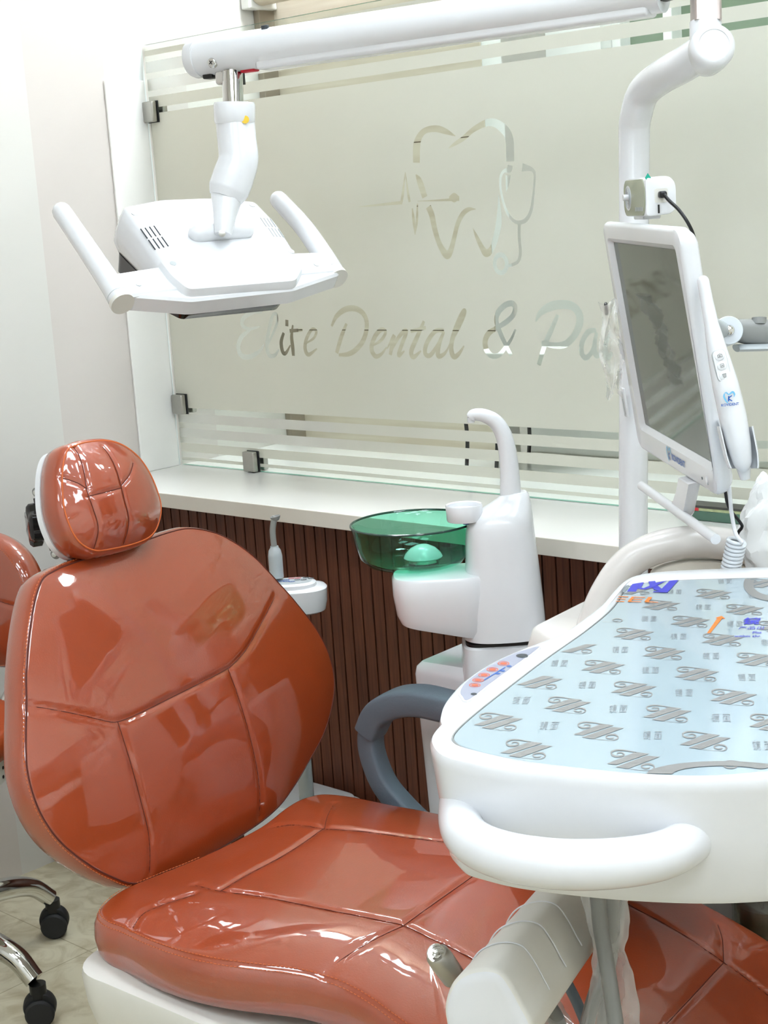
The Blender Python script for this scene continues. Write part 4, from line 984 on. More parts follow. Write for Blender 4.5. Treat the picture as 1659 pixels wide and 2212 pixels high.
# maker's mark, indicator and screw
def mtext(s, size, x, y, ex, h, par, material, name='lettering', bold=0.0, fr=None):
    q = pm(x, y, h); e = pm(*ex, h) - q; e /= np.linalg.norm(e); n = np.array([-e[1], e[0]])
    return text_mesh(s, size, lambda a, c: at(MF, *(q + e * a + n * c), h), name, material, par, bold=bold)
lab = [pm(*p, .003) for p in [(1437, 970), (1480, 997), (1480, 1020), (1441, 993)]]
mtext('KOVIDENT', 0.0125, 1465, 996, (1473, 1001), 0.0036, hs, BLUE2, bold=0.0004)
def tooth_mark(fr_map, s, par):
    L = [([(-.9, .75), (-1.0, .2), (-.75, -.5), (-.45, -1.0), (-.35, -1.1)], [.02 * 6, .16, .16, .1, .02]),
         ([(-.9, .8), (-.5, .95), (-.1, .55), (.3, .75), (.75, .95), (1.0, .5), (.85, -.05)], [.06, .12, .10, .14, .18, .16, .03])]
    strokes_mesh([(np.array(P) * s, np.array(w) * s) for P, w in L], fr_map, 'emblem', CYANP, par)
    strokes_mesh([(np.array([(-.25, -.75), (-.1, .25)]) * s, .13 * s), (np.array([(.5, .3), (-.15, -.2), (.45, -.75)]) * s, .10 * s)], fr_map, 'emblem', BLUE2, par)
q = pm(1446, 981, .003); e = pm(1454, 986, .003) - q; e /= np.linalg.norm(e)
tooth_mark(lambda a, c: at(MF, *(q + e * a + np.array([-e[1], e[0]]) * c), 0.0037), 0.0100, hs)
for p, m_, r_ in (((1517, 1033), DARKP, .0018), ((1527, 1036), WHITE, .0045), ((1529, 1045), LGREY, .0016)):
    qq = pm(*p, .003); mk('control_dot', *lathe([(r_, 0.0025), (r_, 0.0037)], (at(MF, *qq, 0), MXD, MYD, MND), 18), m_, hs)
# card slot and hook on the far edge
qs = pm(1354, 868); e = (fo[np.argmin(fo[:, 1] + fo[:, 0])] - fo[np.argmax(fo[:, 1] - fo[:, 0])])
mk('card_slot', *rbox((at(MF, qs[0], qs[1], 0.0032), MXD, MYD, MND), 0.016, 0.045, 0.004, 0.0015), WHITE, hs)
mk('card_gap', *rbox((at(MF, qs[0], qs[1], 0.0050), MXD, MYD, MND), 0.0075, 0.036, 0.002, 0.0008), LGREY, hs)
qh = pm(1322, 660); mk('hook', *tube(cat([at(MF, qh[0] - .02, qh[1] + .002, .004), at(MF, qh[0] - .004, qh[1] + .002, .008), at(MF, qh[0], qh[1] - .012, .010)], 5), 0.0028, 10), BLACK, hs)
# torn clear film hanging on the far edge
fv, ff = [], []
NU, NV = 14, 34
for i in range(NU):
    for j in range(NV):
        a = i / (NU - 1); c = j / (NV - 1)
        x_ = 1292 + 44 * a + 14 * c + 6 * math.sin(9 * c + 3 * a); y_ = 652 + 205 * c + 8 * math.sin(7 * a)
        d_ = 2.20 + 0.012 * math.sin(11 * a + 5 * c) + 0.010 * math.sin(17 * c - 6 * a) + 0.002 * rng.standard_normal()
        fv.append(px(x_, y_, d_ - .06 * a))
ff = [[i * NV + j, (i + 1) * NV + j, (i + 1) * NV + j + 1, i * NV + j + 1] for i in range(NU - 1) for j in range(NV - 1)]
wr = mk('torn_film', fv, ff, CLEART, hs, sharp=80)
# bracket behind: white disc joint with chrome dome, grey arm
dq = px(1574, 714, 2.06); df = frame(dq, np.cross(UZ, -CF), -CF)
br = mk('mount_joint', *lathe([(0.019, -0.03), (0.0195, 0.0), (0.0185, 0.003), (0.0001, 0.003)], df, 36), mat('pale_blue_grey_disc', (212, 218, 224), .3, noise=.01), mon)
mk('joint_dome', *lathe([(0.0075, 0.003), (0.0068, 0.006), (0.004, 0.0085), (0.0001, 0.009)], df, 28), CHROME, br)
gp_ = [px(*p) for p in [(1570, 712, 2.10), (1610, 716, 2.10), (1650, 718, 2.10), (1720, 722, 2.10)]]
mk('mount_arm', *tube(gp_, [0.014, 0.017, 0.018, 0.018], 24, up=UZ, ratio=1.0, power=3), HOSEG, mon)
mk('mount_plate', *tube([px(1590, 752, 2.09), px(1720, 748, 2.09)], 0.022, 20, up=UZ, ratio=0.22), LGREY, mon)
mk('mount_spigot', *tube([px(1640, 700, 2.09), px(1640, 686, 2.09)], 0.010, 20), HOSEG, mon)
mk('back_bracket', *tube([dq - CF * -0.02, at(MF, -0.10, 0.17, -0.036)], 0.012, 16), LGREY, mon)
mk('post_bracket', *tube([at(MF, -0.2, 0.15, -0.035), px(1375, 735, 2.29)], 0.012, 16), LGREY, mon)
mk('power_cable', *tube(cat([px(1566, 1056, 1.92), px(1574, 1095, 1.935), px(1600, 1130, 1.945), px(1602, 1140, 1.95), px(1594, 1152, 1.957), px(1588, 1180, 1.966), px(1582, 1240, 1.972)], 6), 0.0021, 10), BLACK, mon)

# ---- wand camera in the side holder
wand = thing('intraoral_camera', 'white wand camera with three round buttons in the holder on the monitor edge', 'camera', px(1608, 1010, 1.905))
wp = [(1519, 608, 1.885), (1527, 650, 1.884), (1537, 700, 1.882), (1550, 760, 1.88), (1567, 830, 1.878), (1583, 900, 1.878), (1596, 960, 1.878), (1604, 1000, 1.88), (1607, 1016, 1.882)]
wpt = cat([px(p[0], p[1], p[2] - .058) for p in wp], 6)
wb = mk('camera_body', *tube(wpt, np.array([12.5, 13, 15, 21, 27, 28.5, 25, 19, 10]) * 1.9 / 3320, 28, dome='start'), WHITE, wand)
def face_at(x, y, d): return frame(px(x, y, d), CR * 0.97 + CU * -.22, -CF)
pill = rounded_poly([(-.0082, -.0195), (.0082, -.0195), (.0082, .0195), (-.0082, .0195)], .0082, 8)
pfr_ = frame(px(1559, 790, 1.8075), CR - .28 * -CU * -1 * 0 + CU * 0.24, -CF)
mk('button_panel', *prism(resample(pill, 60), [(0, -0.004), (0, 0.0), (-.0006, 0.0004)], fmap(pfr_)), LGREY, wb)
mk('button_panel', *prism(resample(pill, 60), [(-.0004, -0.002), (-.0006, 0.0007)], fmap(pfr_)), WHITE, wb)
for k, (yy, sym) in enumerate(((0.0118, 'cam'), (0.0, 'pic'), (-0.0118, 'bin'))):
    bt = mk('button', *lathe([(0.0056, 0.0), (0.0056, 0.0014), (0.0048, 0.0019), (0.0001, 0.0020)], (at(pfr_, 0, yy, 0),) + pfr_[1:], 28), WHITE, wb)
    L = {'cam': [([(-.0026, -.0016), (-.0026, .0014), (-.001, .0014), (-.0006, .0022), (.0008, .0022), (.0012, .0014), (.0026, .0014), (.0026, -.0016), (-.0026, -.0016)], .0003), ([(.0009, 0), (0, .0009), (-.0009, 0), (0, -.0009), (.0009, 0)], .0003)],
         'pic': [([(-.002, -.002), (-.002, .002), (.002, .002), (.002, -.002), (-.002, -.002)], .0003), ([(-.0012, -.0012), (0, .0005), (.0012, -.0008)], .0004)],
         'bin': [([(-.0024, .0016), (.0024, .0016)], .0004), ([(-.0018, .0014), (-.0013, -.0024), (.0013, -.0024), (.0018, .0014)], .0004), ([(0, .001), (0, -.0018)], .0003)]}[sym]
    bb = B()
    for P, w in L:
        P = np.array(P, float)
        for a_, b_ in zip(P[:-1], P[1:]):
            dd = (b_ - a_) / np.linalg.norm(b_ - a_); nn = np.array([-dd[1], dd[0]]) * w
            bb.add([at(pfr_, *(p + np.array([0, yy])), 0.0024) for p in (a_ + nn, b_ + nn, b_ - nn, a_ - nn)], [[0, 1, 2, 3]])
    bb.done('symbol', HOSEG, bt, smooth=False)
lf_ = frame(px(1576, 862, 1.8020), CR + CU * 0.10, -CF)
tooth_mark(lambda a, c: at(lf_, a, c + .002, 0.0), 0.0062, wb)
lf2 = frame(px(1577, 874, 1.8020), CR + CU * 0.10, -CF)
text_mesh('KOVIDENT', 0.0042, lambda a, c: at(lf2, a, c, 0.0), 'lettering', BLUE2, wb, bold=0.0001, sx=1.0)
# holder (part of the monitor)
hrad = np.interp(np.linspace(0, 1, 15), [0, .5, 1], [0.0198, 0.0190, 0.0160]); hrings = []
for p_, r_ in zip(wpt[-17:-2], hrad):
    an_ = np.radians(np.linspace(-28, 200, 26))
    oa = [p_ + (r_ + .0016) * (CR * math.cos(a) + CF * math.sin(a)) for a in an_]; ia = [p_ + r_ * (CR * math.cos(a) + CF * math.sin(a)) for a in an_[::-1]]
    hrings.append(np.array(oa + ia))
hl_ = mk('camera_holder', *loft(hrings), WHITE, mon)
mk('holder_flange', *loft([[px(x_, y_, d_) for x_, y_ in ((1549, 908), (1562, 903), (1600, 985), (1586, 992))] for d_ in (1.857, 1.885)]), WHITE, hl_, smooth=False)
mk('cable_sleeve', *tube([px(1606, 1010, 1.830), px(1610, 1034, 1.834)], [0.0085, 0.006], 20), WHITE, wand)
cs = [px(1612, 1034, 1.906)]
lead = cat([px(1575, 1050, 1.905), px(1578, 1086, 1.912), px(1580, 1106, 1.92), px(1586, 1140, 1.925), px(1592, 1158, 1.92), px(1602, 1170, 1.918)], 6)
c0, c1 = px(1592, 1166, 1.93), px(1576, 1240, 1.95)
axis = (c1 - c0); La = np.linalg.norm(axis); axis /= La; ca_ = np.cross(axis, UZ + CR); ca_ /= np.linalg.norm(ca_); cb_ = np.cross(axis, ca_)
tt_ = np.linspace(0, 9 * 2 * math.pi, 220)
coil = [c0 + axis * La * k / tt_[-1] + 0.0105 * (ca_ * math.cos(k) + cb_ * math.sin(k)) for k in tt_]
cc = mk('coiled_cable', *tube(coil, 0.0026, 10), mat('white_cable', (214, 218, 222), .35, noise=.01), mon)
mk('cable_lead', *tube(np.vstack([lead, coil[:1]]), 0.0026, 10), WHITE, cc)

# ---- clock radio on the monitor's top edge
KO = at(MF, 0, 0, 0); tq = px(1402, 470, 2.045)
clk = thing('clock_radio', 'small white clock radio with sage-grey face and black plug on top of the monitor', 'clock radio', tq)
KF = (tq + UZ * 0.002, MXD, UZ, -MNH * -1)     # along, up, out to the face
def dprof(): # end profile in (out, up): flat face, rounded back
    return rounded_poly([(0.0175, 0.0), (0.0175, 0.050), (-0.0235, 0.051), (-0.0235, 0.002)], [0.006, 0.006, 0.019, 0.014], 8)
P = resample(dprof(), 90)
fr_k = (KF[0], MNH, UZ, MXD)
V, F = prism(P, [(-.003, -0.060), (0, -0.056), (0, 0.048), (-.0008, 0.051), (-.004, 0.0525)], fmap(fr_k))
kb = mk('clock_body', V, F, WHITE, clk)
mk('clock_foot', *rbox((KF[0] + MXD * -0.01, MXD, MNH, UZ), 0.05, 0.024, 0.008, 0.002), WHITE, clk)
ff_ = (KF[0] + MNH * 0.0178 + UZ * 0.025, MXD, UZ, MNH)
mk('clock_face', *prism(rounded_poly([(-.058, -.0235), (.049, -.0235), (.049, .0235), (-.058, .0235)], .018, 8), [(0, -0.002), (0, 0.0006), (-.001, 0.001)], fmap(ff_)), SAGE, clk)
sg = mk('speaker_grille', *lathe([(0.0165, 0.0), (0.0165, 0.0006), (0.0001, 0.0006)], (at(ff_, -.034, 0, 0.0005),) + ff_[1:], 36), WHITE, clk)
for r_ in (0.004, 0.0065, 0.009, 0.0115, 0.014):
    mk('grille_ring', *tube([at(ff_, -.034 + r_ * math.cos(k), r_ * math.sin(k), 0.0013) for k in np.linspace(0, 2 * math.pi, 33)], 0.0004, 5, cap=False), LGREY, sg)
mk('tuning_knob', *tube([at(ff_, -.030, 0.001, 0.002), at(ff_, -.030, 0.001, 0.009)], 0.0042, 18), WHITE, clk)
for k in range(6): mk('touch_key', *rbox((at(ff_, .004 + k * 0.0068, -0.015, 0.0010), MXD, UZ, MNH), 0.0036, 0.005, 0.0004, 0.0), LGREY, clk, smooth=False)
tag_v = [at(fr_k, 0.0185, 0.0465, 0.028), at(fr_k, 0.0195, 0.0525, 0.024), at(fr_k, 0.0195, 0.0615, 0.030), at(fr_k, 0.0185, 0.056, 0.034)]
tag_p = [px(1393, 384, 1.985), px(1399, 374, 1.985), px(1406, 384, 1.985), px(1400, 396, 1.985)]
mk('teal_sticker', *loft([tag_p, [p - CF * 0.0008 for p in tag_p]]), TEAL, clk, smooth=False)
ef = (at(fr_k, -0.003, 0.026, 0.0525), MNH, UZ, MXD)
mk('socket_frame', *prism(rounded_poly([(-.009, -.009), (.009, -.009), (.009, .009), (-.009, .009)], .003, 5), [(0, -0.001), (0, 0.0005)], fmap(ef)), OFFW, clk)
pg = mk('plug', *rbox((at(ef, 0, 0.001, 0.006),) + ef[1:], 0.010, 0.009, 0.013, 0.003), BLACK, clk)
pe = at(ef, 0, 0.001, 0.012)
mk('plug_cable', *tube(cat([pe, px(1446, 434, 1.975), px(1466, 453, 1.965), px(1484, 478, 1.96), px(1497, 505, 1.965), px(1502, 530, 1.985)], 6), 0.0023, 10), BLACK, pg)
mk('card_opening', *rbox((at(ef, 0.004, -0.017, 0.0004),) + ef[1:], 0.0022, 0.011, 0.0008, 0.0), BLACK, clk, smooth=False)

# ================================================================== instrument tray
TTH = R_(18.7); TX = np.array([math.cos(TTH), math.sin(TTH), 0]); TY = np.array([-TX[1], TX[0], 0])
TZ = 0.88
TF = (np.array([0, 0, TZ]), TX, TY, UZ)
def ptr(x, y, z=TZ): q = pz(x, y, z); return np.array([q @ TX, q @ TY])
tray = thing('instrument_tray', 'large white instrument tray with a film-covered steel top and thick front handle', 'instrument tray', at(TF, 1.52, -1.5, -0.24))
RT = 1.695
OUTP = [ptr(*p) for p in [(930, 1588), (955, 1558), (1000, 1522), (1100, 1446), (1200, 1377), (1260, 1335), (1300, 1303), (1326, 1273), (1352, 1250), (1385, 1239), (1450, 1232), (1560, 1227), (1659, 1224)]]
bt_ = OUTP[-1][1]
OUTP += [np.array(p) for p in [(1.60, bt_ + 0.004), (1.66, bt_ - 0.01), (RT - .01, bt_ - 0.05), (RT, -1.30), (RT, -1.60), (RT - 0.002, -1.74), (RT - .02, -1.785)]]
OUTP += [ptr(*p) for p in [(1659, 1680), (1500, 1686), (1300, 1680), (1100, 1663), (1000, 1645), (955, 1632), (933, 1612)]]
OUTT = resample(cat(OUTP, 6, True), 260)
INP = [ptr(*p) for p in [(978, 1582), (1010, 1548), (1090, 1484), (1180, 1416), (1260, 1360), (1312, 1318), (1336, 1290), (1350, 1266), (1375, 1257), (1450, 1249), (1560, 1245), (1659, 1243)]]
INP += [np.array(p) for p in [(1.60, INP[-1][1] + .002), (1.65, INP[-1][1] - .012), (RT - .028, INP[-1][1] - .05), (RT - .022, -1.30), (RT - .022, -1.60), (RT - .026, -1.74)]]
INP += [ptr(*p) for p in [(1690, 1648), (1659, 1659), (1560, 1668), (1450, 1668), (1300, 1657), (1130, 1637), (1020, 1613), (987, 1600)]]
INN = resample(cat(INP, 6, True), 260)
def roll_to(A, Bp):
    A = ccw(A); Bp = ccw(Bp); k = np.argmin(np.linalg.norm(Bp - A[0], axis=1)); return A, np.roll(Bp, -k, 0)
OUTT, INN = roll_to(OUTT, INN); NO, NI = normals2(OUTT), normals2(INN)
def tl(Q, h): return np.array([at(TF, a, c, h) for a, c in Q])
dr = lambda o: OUTT + NO * o
rings = [tl(dr(-.055), -.119), tl(dr(-.030), -.119), tl(dr(-.018), -.116), tl(dr(-.011), -.106), tl(dr(-.005), -.055), tl(dr(-.0005), -.012), tl(dr(0), -.005), tl(dr(-.002), -.001), tl(dr(-.006), 0.0005),
         tl(INN * .45 + (OUTT - NO * .006) * .55, 0.0), tl(INN + NI * .004, -.001), tl(INN + NI * .0005, -.004), tl(INN, -.0055)]
tb = mk('tray_body', *loft(rings), WHITE, tray)
pl = mk('top_plate', *prism(INN, [(-.0012, -.006), (-.0012, -.0035), (-.002, -.003)], fmap(TF)), PLATE, tray, sharp=20)
mk('plate_gap_line', *tube([at(TF, a, c, -.0036) for a, c in np.vstack([INN, INN[:1]])], 0.0008, 6, cap=False), HOSEG, tb)  # grey line drawn for the dark gap round the plate
# printed protective film on the plate
hP = -0.00255
lo = B(); lt = B()
def eb(x, y):    # picture-right and picture-up directions in the tray plane, per pixel
    o_ = ptr(x, y); return o_, (ptr(x + 8, y) - ptr(x - 8, y)) / 16, (ptr(x, y - 4) - ptr(x, y + 4)) / 8
o_, e1, e2 = eb(1290, 1460)
INC = INN.copy()
def inside(p): return winding(INC, np.array([p]))[0] != 0
s_ = 0.2521
def crop_pts(L): return [((x - 490) * s_, -(y - 330) * s_) for x, y in L]
bar1 = crop_pts([(300, 356), (372, 361), (615, 290), (515, 280)]); bar2 = crop_pts([(365, 375), (450, 385), (690, 308), (592, 303)])
lines_ = [(crop_pts([(520, 283), (450, 272), (385, 268), (340, 280), (338, 298), (365, 309), (405, 308), (430, 297), (415, 286), (388, 286), (375, 294)]), [.6, .9, 1.2, 1.3, 1.4, 1.4, 1.3, 1.1, .9, .8, .6]),
          (crop_pts([(450, 384), (540, 392), (610, 392), (640, 376), (630, 360), (595, 354), (558, 360), (552, 373), (575, 382), (605, 378), (606, 369)]), [.25, .25, .5, 1.2, 1.3, 1.3, 1.2, 1.1, .9, .7, .5])]
def clipped(V): return bool((winding(INC, np.array(V)) != 0).all())
def place(b, V, F, c):
    W_ = [c + e1 * x + e2 * y for x, y in V]
    if clipped(W_): b.add([at(TF, p[0], p[1], hP) for p in W_], F)
base = ptr(1225, 1517)
cols = []
for i in range(-4, 8):
    for j in range(-6, 7):
        c = base + np.array([0.0485 * i + 0.0 * j, 0.0615 * (i % 2) + 0.123 * j - 0.002 * i])
        if not inside(c): continue
        cols.append(c); lo = B()
        place(lo, bar1, [[0, 1, 2, 3]], c); place(lo, bar2, [[0, 1, 2, 3]], c)
        for P, w in lines_:
            sb_ = strokes_mesh([(P, w)], lambda a, d: (a, d, 0), None, None, None)
            place(lo, [(p[0], p[1]) for p in sb_.v], sb_.f, c)
        if lo.v: lo.done('printed_logo', PRINTG, pl, smooth=False)
lo = B()
V0, F0 = text_mesh('\u955c \u9762', 16.5, lambda a, c: (a, c * 1.0), None, None, None, shear=0.25)
for c in cols:
    lt = B(); place(lt, V0, F0, c + np.array([0.0, 0.0615]) + e1 * 2)
    if lt.v: lt.done('printed_characters', PRINTL, pl, smooth=False)
# large ring marks at the back and front of the sheet
def ringmark(cx, cy, rx, ry, w):
    t_ = np.linspace(0, 2 * math.pi, 80); V, F = [], []
    for k in t_:
        for s in (1, 1 - w):
            V.append(ptr(cx + rx * s * math.cos(k), cy + ry * s * math.sin(k)))
    for k in range(79):
        q_ = [V[2 * k], V[2 * k + 1], V[2 * k + 3], V[2 * k + 2]]
        if clipped(q_): lo.add([at(TF, p[0], p[1], hP + .00015) for p in q_], [[0, 1, 2, 3]])
ringmark(1672, 1258, 66, 36, .32); lo.done('printed_ring', PRINTG, pl, smooth=False); lo = B(); ringmark(1560, 1668, 165, 30, .34)
lo.done('printed_ring', PRINTG, pl, smooth=False)
def tquad(P, h=hP + .0002): return [at(TF, *ptr(*p), h) for p in P]
def zq(P, k): return tquad([(1320 + x * .16807, 1235 + y * .16807) for x, y in P], hP + .0002 + .00006 * k)
def marks(name, m_, L):
    bb = B()
    for k, P in enumerate(L): bb.add(zq(P, k), [list(range(len(P)))])
    bb.done(name, m_, pl, smooth=False)
marks('crumpled_corner', PRINTL, [[(228, 66), (250, 98), (215, 190), (160, 245), (140, 220), (190, 140)], [(150, 235), (260, 240), (200, 256)]])
marks('blue_mark', BLUEP, [[(300, 95), (430, 92), (398, 160), (330, 205), (318, 232), (205, 228)], [(330, 160), (420, 188), (500, 150), (530, 180), (440, 204), (365, 200)], [(475, 95), (565, 92), (590, 150), (545, 190), (500, 160)],
      [(575, 120), (720, 90), (640, 128), (575, 158)], [(540, 165), (600, 155), (650, 196), (625, 226), (545, 206)], [(755, 92), (868, 84), (722, 246), (625, 232), (655, 192)], [(535, 242), (548, 230), (640, 227), (722, 246)]])
def bar(x0, y0, x1, y1, t=8): return [(x0, y0), (x1, y1), (x1 - 4, y1 + t), (x0 - 4, y0 + t)]
marks('orange_lettering', ORANGEP, [bar(95, 288, 222, 293), bar(85, 318, 190, 322), bar(64, 350, 172, 354), [(265, 297), (302, 297), (250, 362), (208, 360)], bar(268, 297, 440, 303), bar(258, 327, 405, 331), bar(225, 356, 390, 360), [(478, 304), (530, 306), (480, 364), (430, 361)], bar(440, 361, 606, 368)])
bb = B(); bb.add(tquad([(1527, 1363), (1534, 1363), (1560, 1331), (1550, 1330)]), [[0, 1, 2, 3]]); bb.add(tquad([(1544, 1330), (1559, 1326), (1567, 1332)]), [[0, 1, 2]])
bb.done('orange_arrow', ORANGEP, pl, smooth=False)
def ttext(s, size, x, y, name, shear=0.2, bold=0.0, align='LEFT', sx=1.0):
    o2, a1, a2 = eb(x, y)
    V, F = text_mesh(s, size, lambda a, c: (a, c), None, None, None, align=align, shear=shear, bold=bold)
    W_ = [o2 + a1 * a * sx + a2 * c for a, c in V]; ok_ = winding(INC, np.array(W_)) != 0; keep = [f for f in F if all(ok_[i] for i in f)]
    mk(name, [at(TF, p[0], p[1], hP + .0002) for p in W_], keep, BLUEP, pl, smooth=False)
ttext('\u955c', 15, 1602, 1338, 'blue_lettering', bold=0.4, sx=2.5)
ttext('\u4ea7\u54c1\u51fa', 7.0, 1594, 1352, 'blue_lettering', sx=2.7)
ttext('Plea', 6.0, 1624, 1361.5, 'blue_lettering', bold=.06, sx=2.1)
ttext('within thr', 6.0, 1586, 1369.5, 'blue_lettering', bold=.06, sx=2.3)
# handle across the front
hz = 0.822
hp_ = [ptr(*p, hz) for p in [(1040, 1640), (1008, 1700), (994, 1758), (1010, 1808), (1070, 1842), (1160, 1862), (1260, 1868), (1370, 1860), (1450, 1840), (1504, 1798), (1506, 1745), (1490, 1680)]]
hpt = cat([np.array([q[0], q[1], 0]) for q in hp_], 8)
mk('handle', *tube([at(TF, q[0], q[1], hz - TZ) for q in hpt], [0.026, 0.021, 0.0195, 0.0195, 0.020, 0.0205, 0.0205, 0.020, 0.0195, 0.0195, 0.021, 0.026], 28), WHITE, tray)
# keypad wing on the left side
wz = 0.866
wo = [ptr(*p, wz) for p in [(952, 1562), (950, 1532), (966, 1502), (1000, 1466), (1050, 1432), (1110, 1404), (1180, 1378), (1250, 1350), (1290, 1345), (1200, 1440), (1080, 1530), (1000, 1590)]]
wng = mk('keypad_wing', *prism(resample(cat(wo, 6, True), 120), [(-.03, -.050), (-.012, -.046), (-.002, -.026), (0, -.010), (-.002, -.003), (-.006, -.0005), (-.012, 0.0)], lambda a, c, h: at(TF, a, c, wz - TZ + h)), WHITE, tray)
ko_ = resample(cat([ptr(*p, wz) for p in [(998, 1508), (994, 1496), (1010, 1474), (1050, 1446), (1100, 1420), (1145, 1404), (1165, 1402), (1120, 1436), (1060, 1480), (1012, 1516)]], 6, True), 100)
kz = lambda a, c, h: at(TF, a, c, wz - TZ + h)
mk('keypad_bezel', *prism(ko_, [(.0015, -.001), (.0015, .0012), (0.0005, .0018)], kz), WHITE, wng)
mk('keypad_film', *prism(ko_, [(-.0003, 0.0), (-.0006, .0022)], kz), LILAC, wng)
def oval(x, y, rx, ry, m_, nm='keypad_button', w=.3, hh=.0026):
    b = B(); t_ = np.linspace(0, 2 * math.pi, 28, endpoint=False)
    A_ = [kz(*ptr(x + rx * math.cos(k), y + ry * math.sin(k), wz), hh) for k in t_]; C_ = [kz(*ptr(x + rx * (1 - w) * math.cos(k), y + ry * (1 - w) * math.sin(k), wz), hh) for k in t_]
    D_ = [kz(*ptr(x + rx * .62 * math.cos(k), y + ry * .55 * math.sin(k), wz), hh) for k in t_]
    b.add(A_ + C_, [[i, (i + 1) % 28, 28 + (i + 1) % 28, 28 + i] for i in range(28)]); b.add(D_, [list(range(28))]); b.done(nm, m_, wng, smooth=False)
for p in ((1026, 1485), (1033, 1474), (1046, 1463), (1064, 1451), (1088, 1438)): oval(p[0], p[1], 12.5, 4.6, CORALP, w=.14)
oval(1128, 1421, 13, 4.2, DARKP, w=.5); oval(1024, 1504, 7, 2.2, DARKP, w=.5)
for p in ((1076, 1460), (1086, 1454), (1100, 1444)): oval(p[0], p[1], 5.5, 2.0, BLUE2, w=.3)
def strip(x0, y0, x1, y1, wd): return [kz(*ptr(*p, wz), .0026) for p in ((x0, y0 - wd), (x1, y1 - wd), (x1, y1 + wd), (x0, y0 + wd))]
mk('keypad_caption', strip(1046, 1474, 1092, 1446, 1.2), [[0, 1, 2, 3]], BLUE2, wng, smooth=False)
# instrument holder block under the tray
I0, I1 = px(1056, 2150, 1.40), px(1262, 1895, 1.66); IA = (I1 - I0) / np.linalg.norm(I1 - I0)
iu = np.cross(IA, UZ); iu /= np.linalg.norm(iu); iv = np.cross(iu, IA)
def pI(x, y): q = ppl(x, y, I0, IA) - I0; return np.array([q @ iu, q @ iv])
ef_ = resample(cat([pI(*p) for p in [(962, 2195), (966, 2150), (984, 2115), (1012, 2096), (1050, 2089), (1084, 2098), (1108, 2128), (1130, 2168), (1152, 2215), (1140, 2262), (1060, 2275), (985, 2265)]], 6, True), 100)
ihf = (I0, iu, iv, IA); Li = np.linalg.norm(I1 - I0)
ih = mk('instrument_holder', *prism(ef_, [(-.006, -.004), (-.002, -.002), (0, .002), (-.002, Li * .5), (-.004, Li + .1)], fmap(ihf)), OFFW, tray)
mk('holder_end_cap', *prism(ef_, [(-.012, -.0055), (-.0055, -.0045), (-.0025, -.002)], fmap(ihf)), WHITE, ih)
for k in (0.055, 0.105, 0.155):
    P = ccw(ef_) + normals2(ccw(ef_)) * 0.0002
    cc_ = P.mean(0); an_ = [(math.degrees(math.atan2(q[1] - cc_[1], q[0] - cc_[0])), q) for q in P]
    hi = [at(ihf, q[0], q[1], k) for _, q in sorted([t for t in an_ if 5 < t[0] < 165], key=lambda t: t[0])]; mk('ridge_line', *tube(hi, 0.0008, 6), WHITE, ih)
mk('holder_neck', *tube([at(ihf, 0, 0, Li * .9), at(ihf, 0, 0, Li * .9) + UZ * 0.18], 0.03, 16), OFFW, ih)
# bracket that joins the tray to the arched arm
tbk = at(TF, 1.60, bt_ - 0.03, -0.05)
mk('arm_bracket', *tube([tbk - TY * 0.06, tbk + TY * 0.02, arc[-8] + (tbk + TY * .02 - arc[-8]) / np.linalg.norm(tbk + TY * .02 - arc[-8]) * .085], 0.02, 16), CREAM, tray)

# ---- instruments hanging at the holder
hq0, hq1 = px(984, 2116, 1.50), px(945, 2062, 1.48); hA = (hq1 - hq0) / np.linalg.norm(hq1 - hq0)
hnd = thing('handpiece', 'silver handpiece with a small bur in the holder under the tray', 'handpiece', hq0)
hf = frame(hq0, np.cross(hA, CF), hA); Lh = np.linalg.norm(hq1 - hq0)
mk('handpiece_body', *lathe([(0.0085, -0.006), (0.0085, 0.0), (0.0118, 0.004), (0.0125, Lh * .8), (0.0118, Lh), (0.010, Lh + 0.002), (0.0001, Lh + .002)], hf, 32), STEEL, hnd)
hf2 = frame(hq1 + hA * 0.0015 - CF * 0.001, CR, hA * .8 - CF * .75)
hb_ = mk('head_ring', *lathe([(0.0095, -0.004), (0.0098, 0.001), (0.0088, 0.0022), (0.0068, 0.0022), (0.0065, 0.0), (0.0045, 0.0), (0.0045, 0.003), (0.003, 0.0035), (0.0001, 0.0035)], hf2, 32), CHROME, hnd)
mk('bur', *tube([at(hf2, 0, 0, 0.003), at(hf2, 0, 0, 0.012)], 0.0014, 10), STEEL, hb_)
mk('bur_latch', *tube([at(hf2, 0, 0, 0.012), at(hf2, 0.006, 0.0, 0.011)], 0.0018, 10), STEEL, hb_)

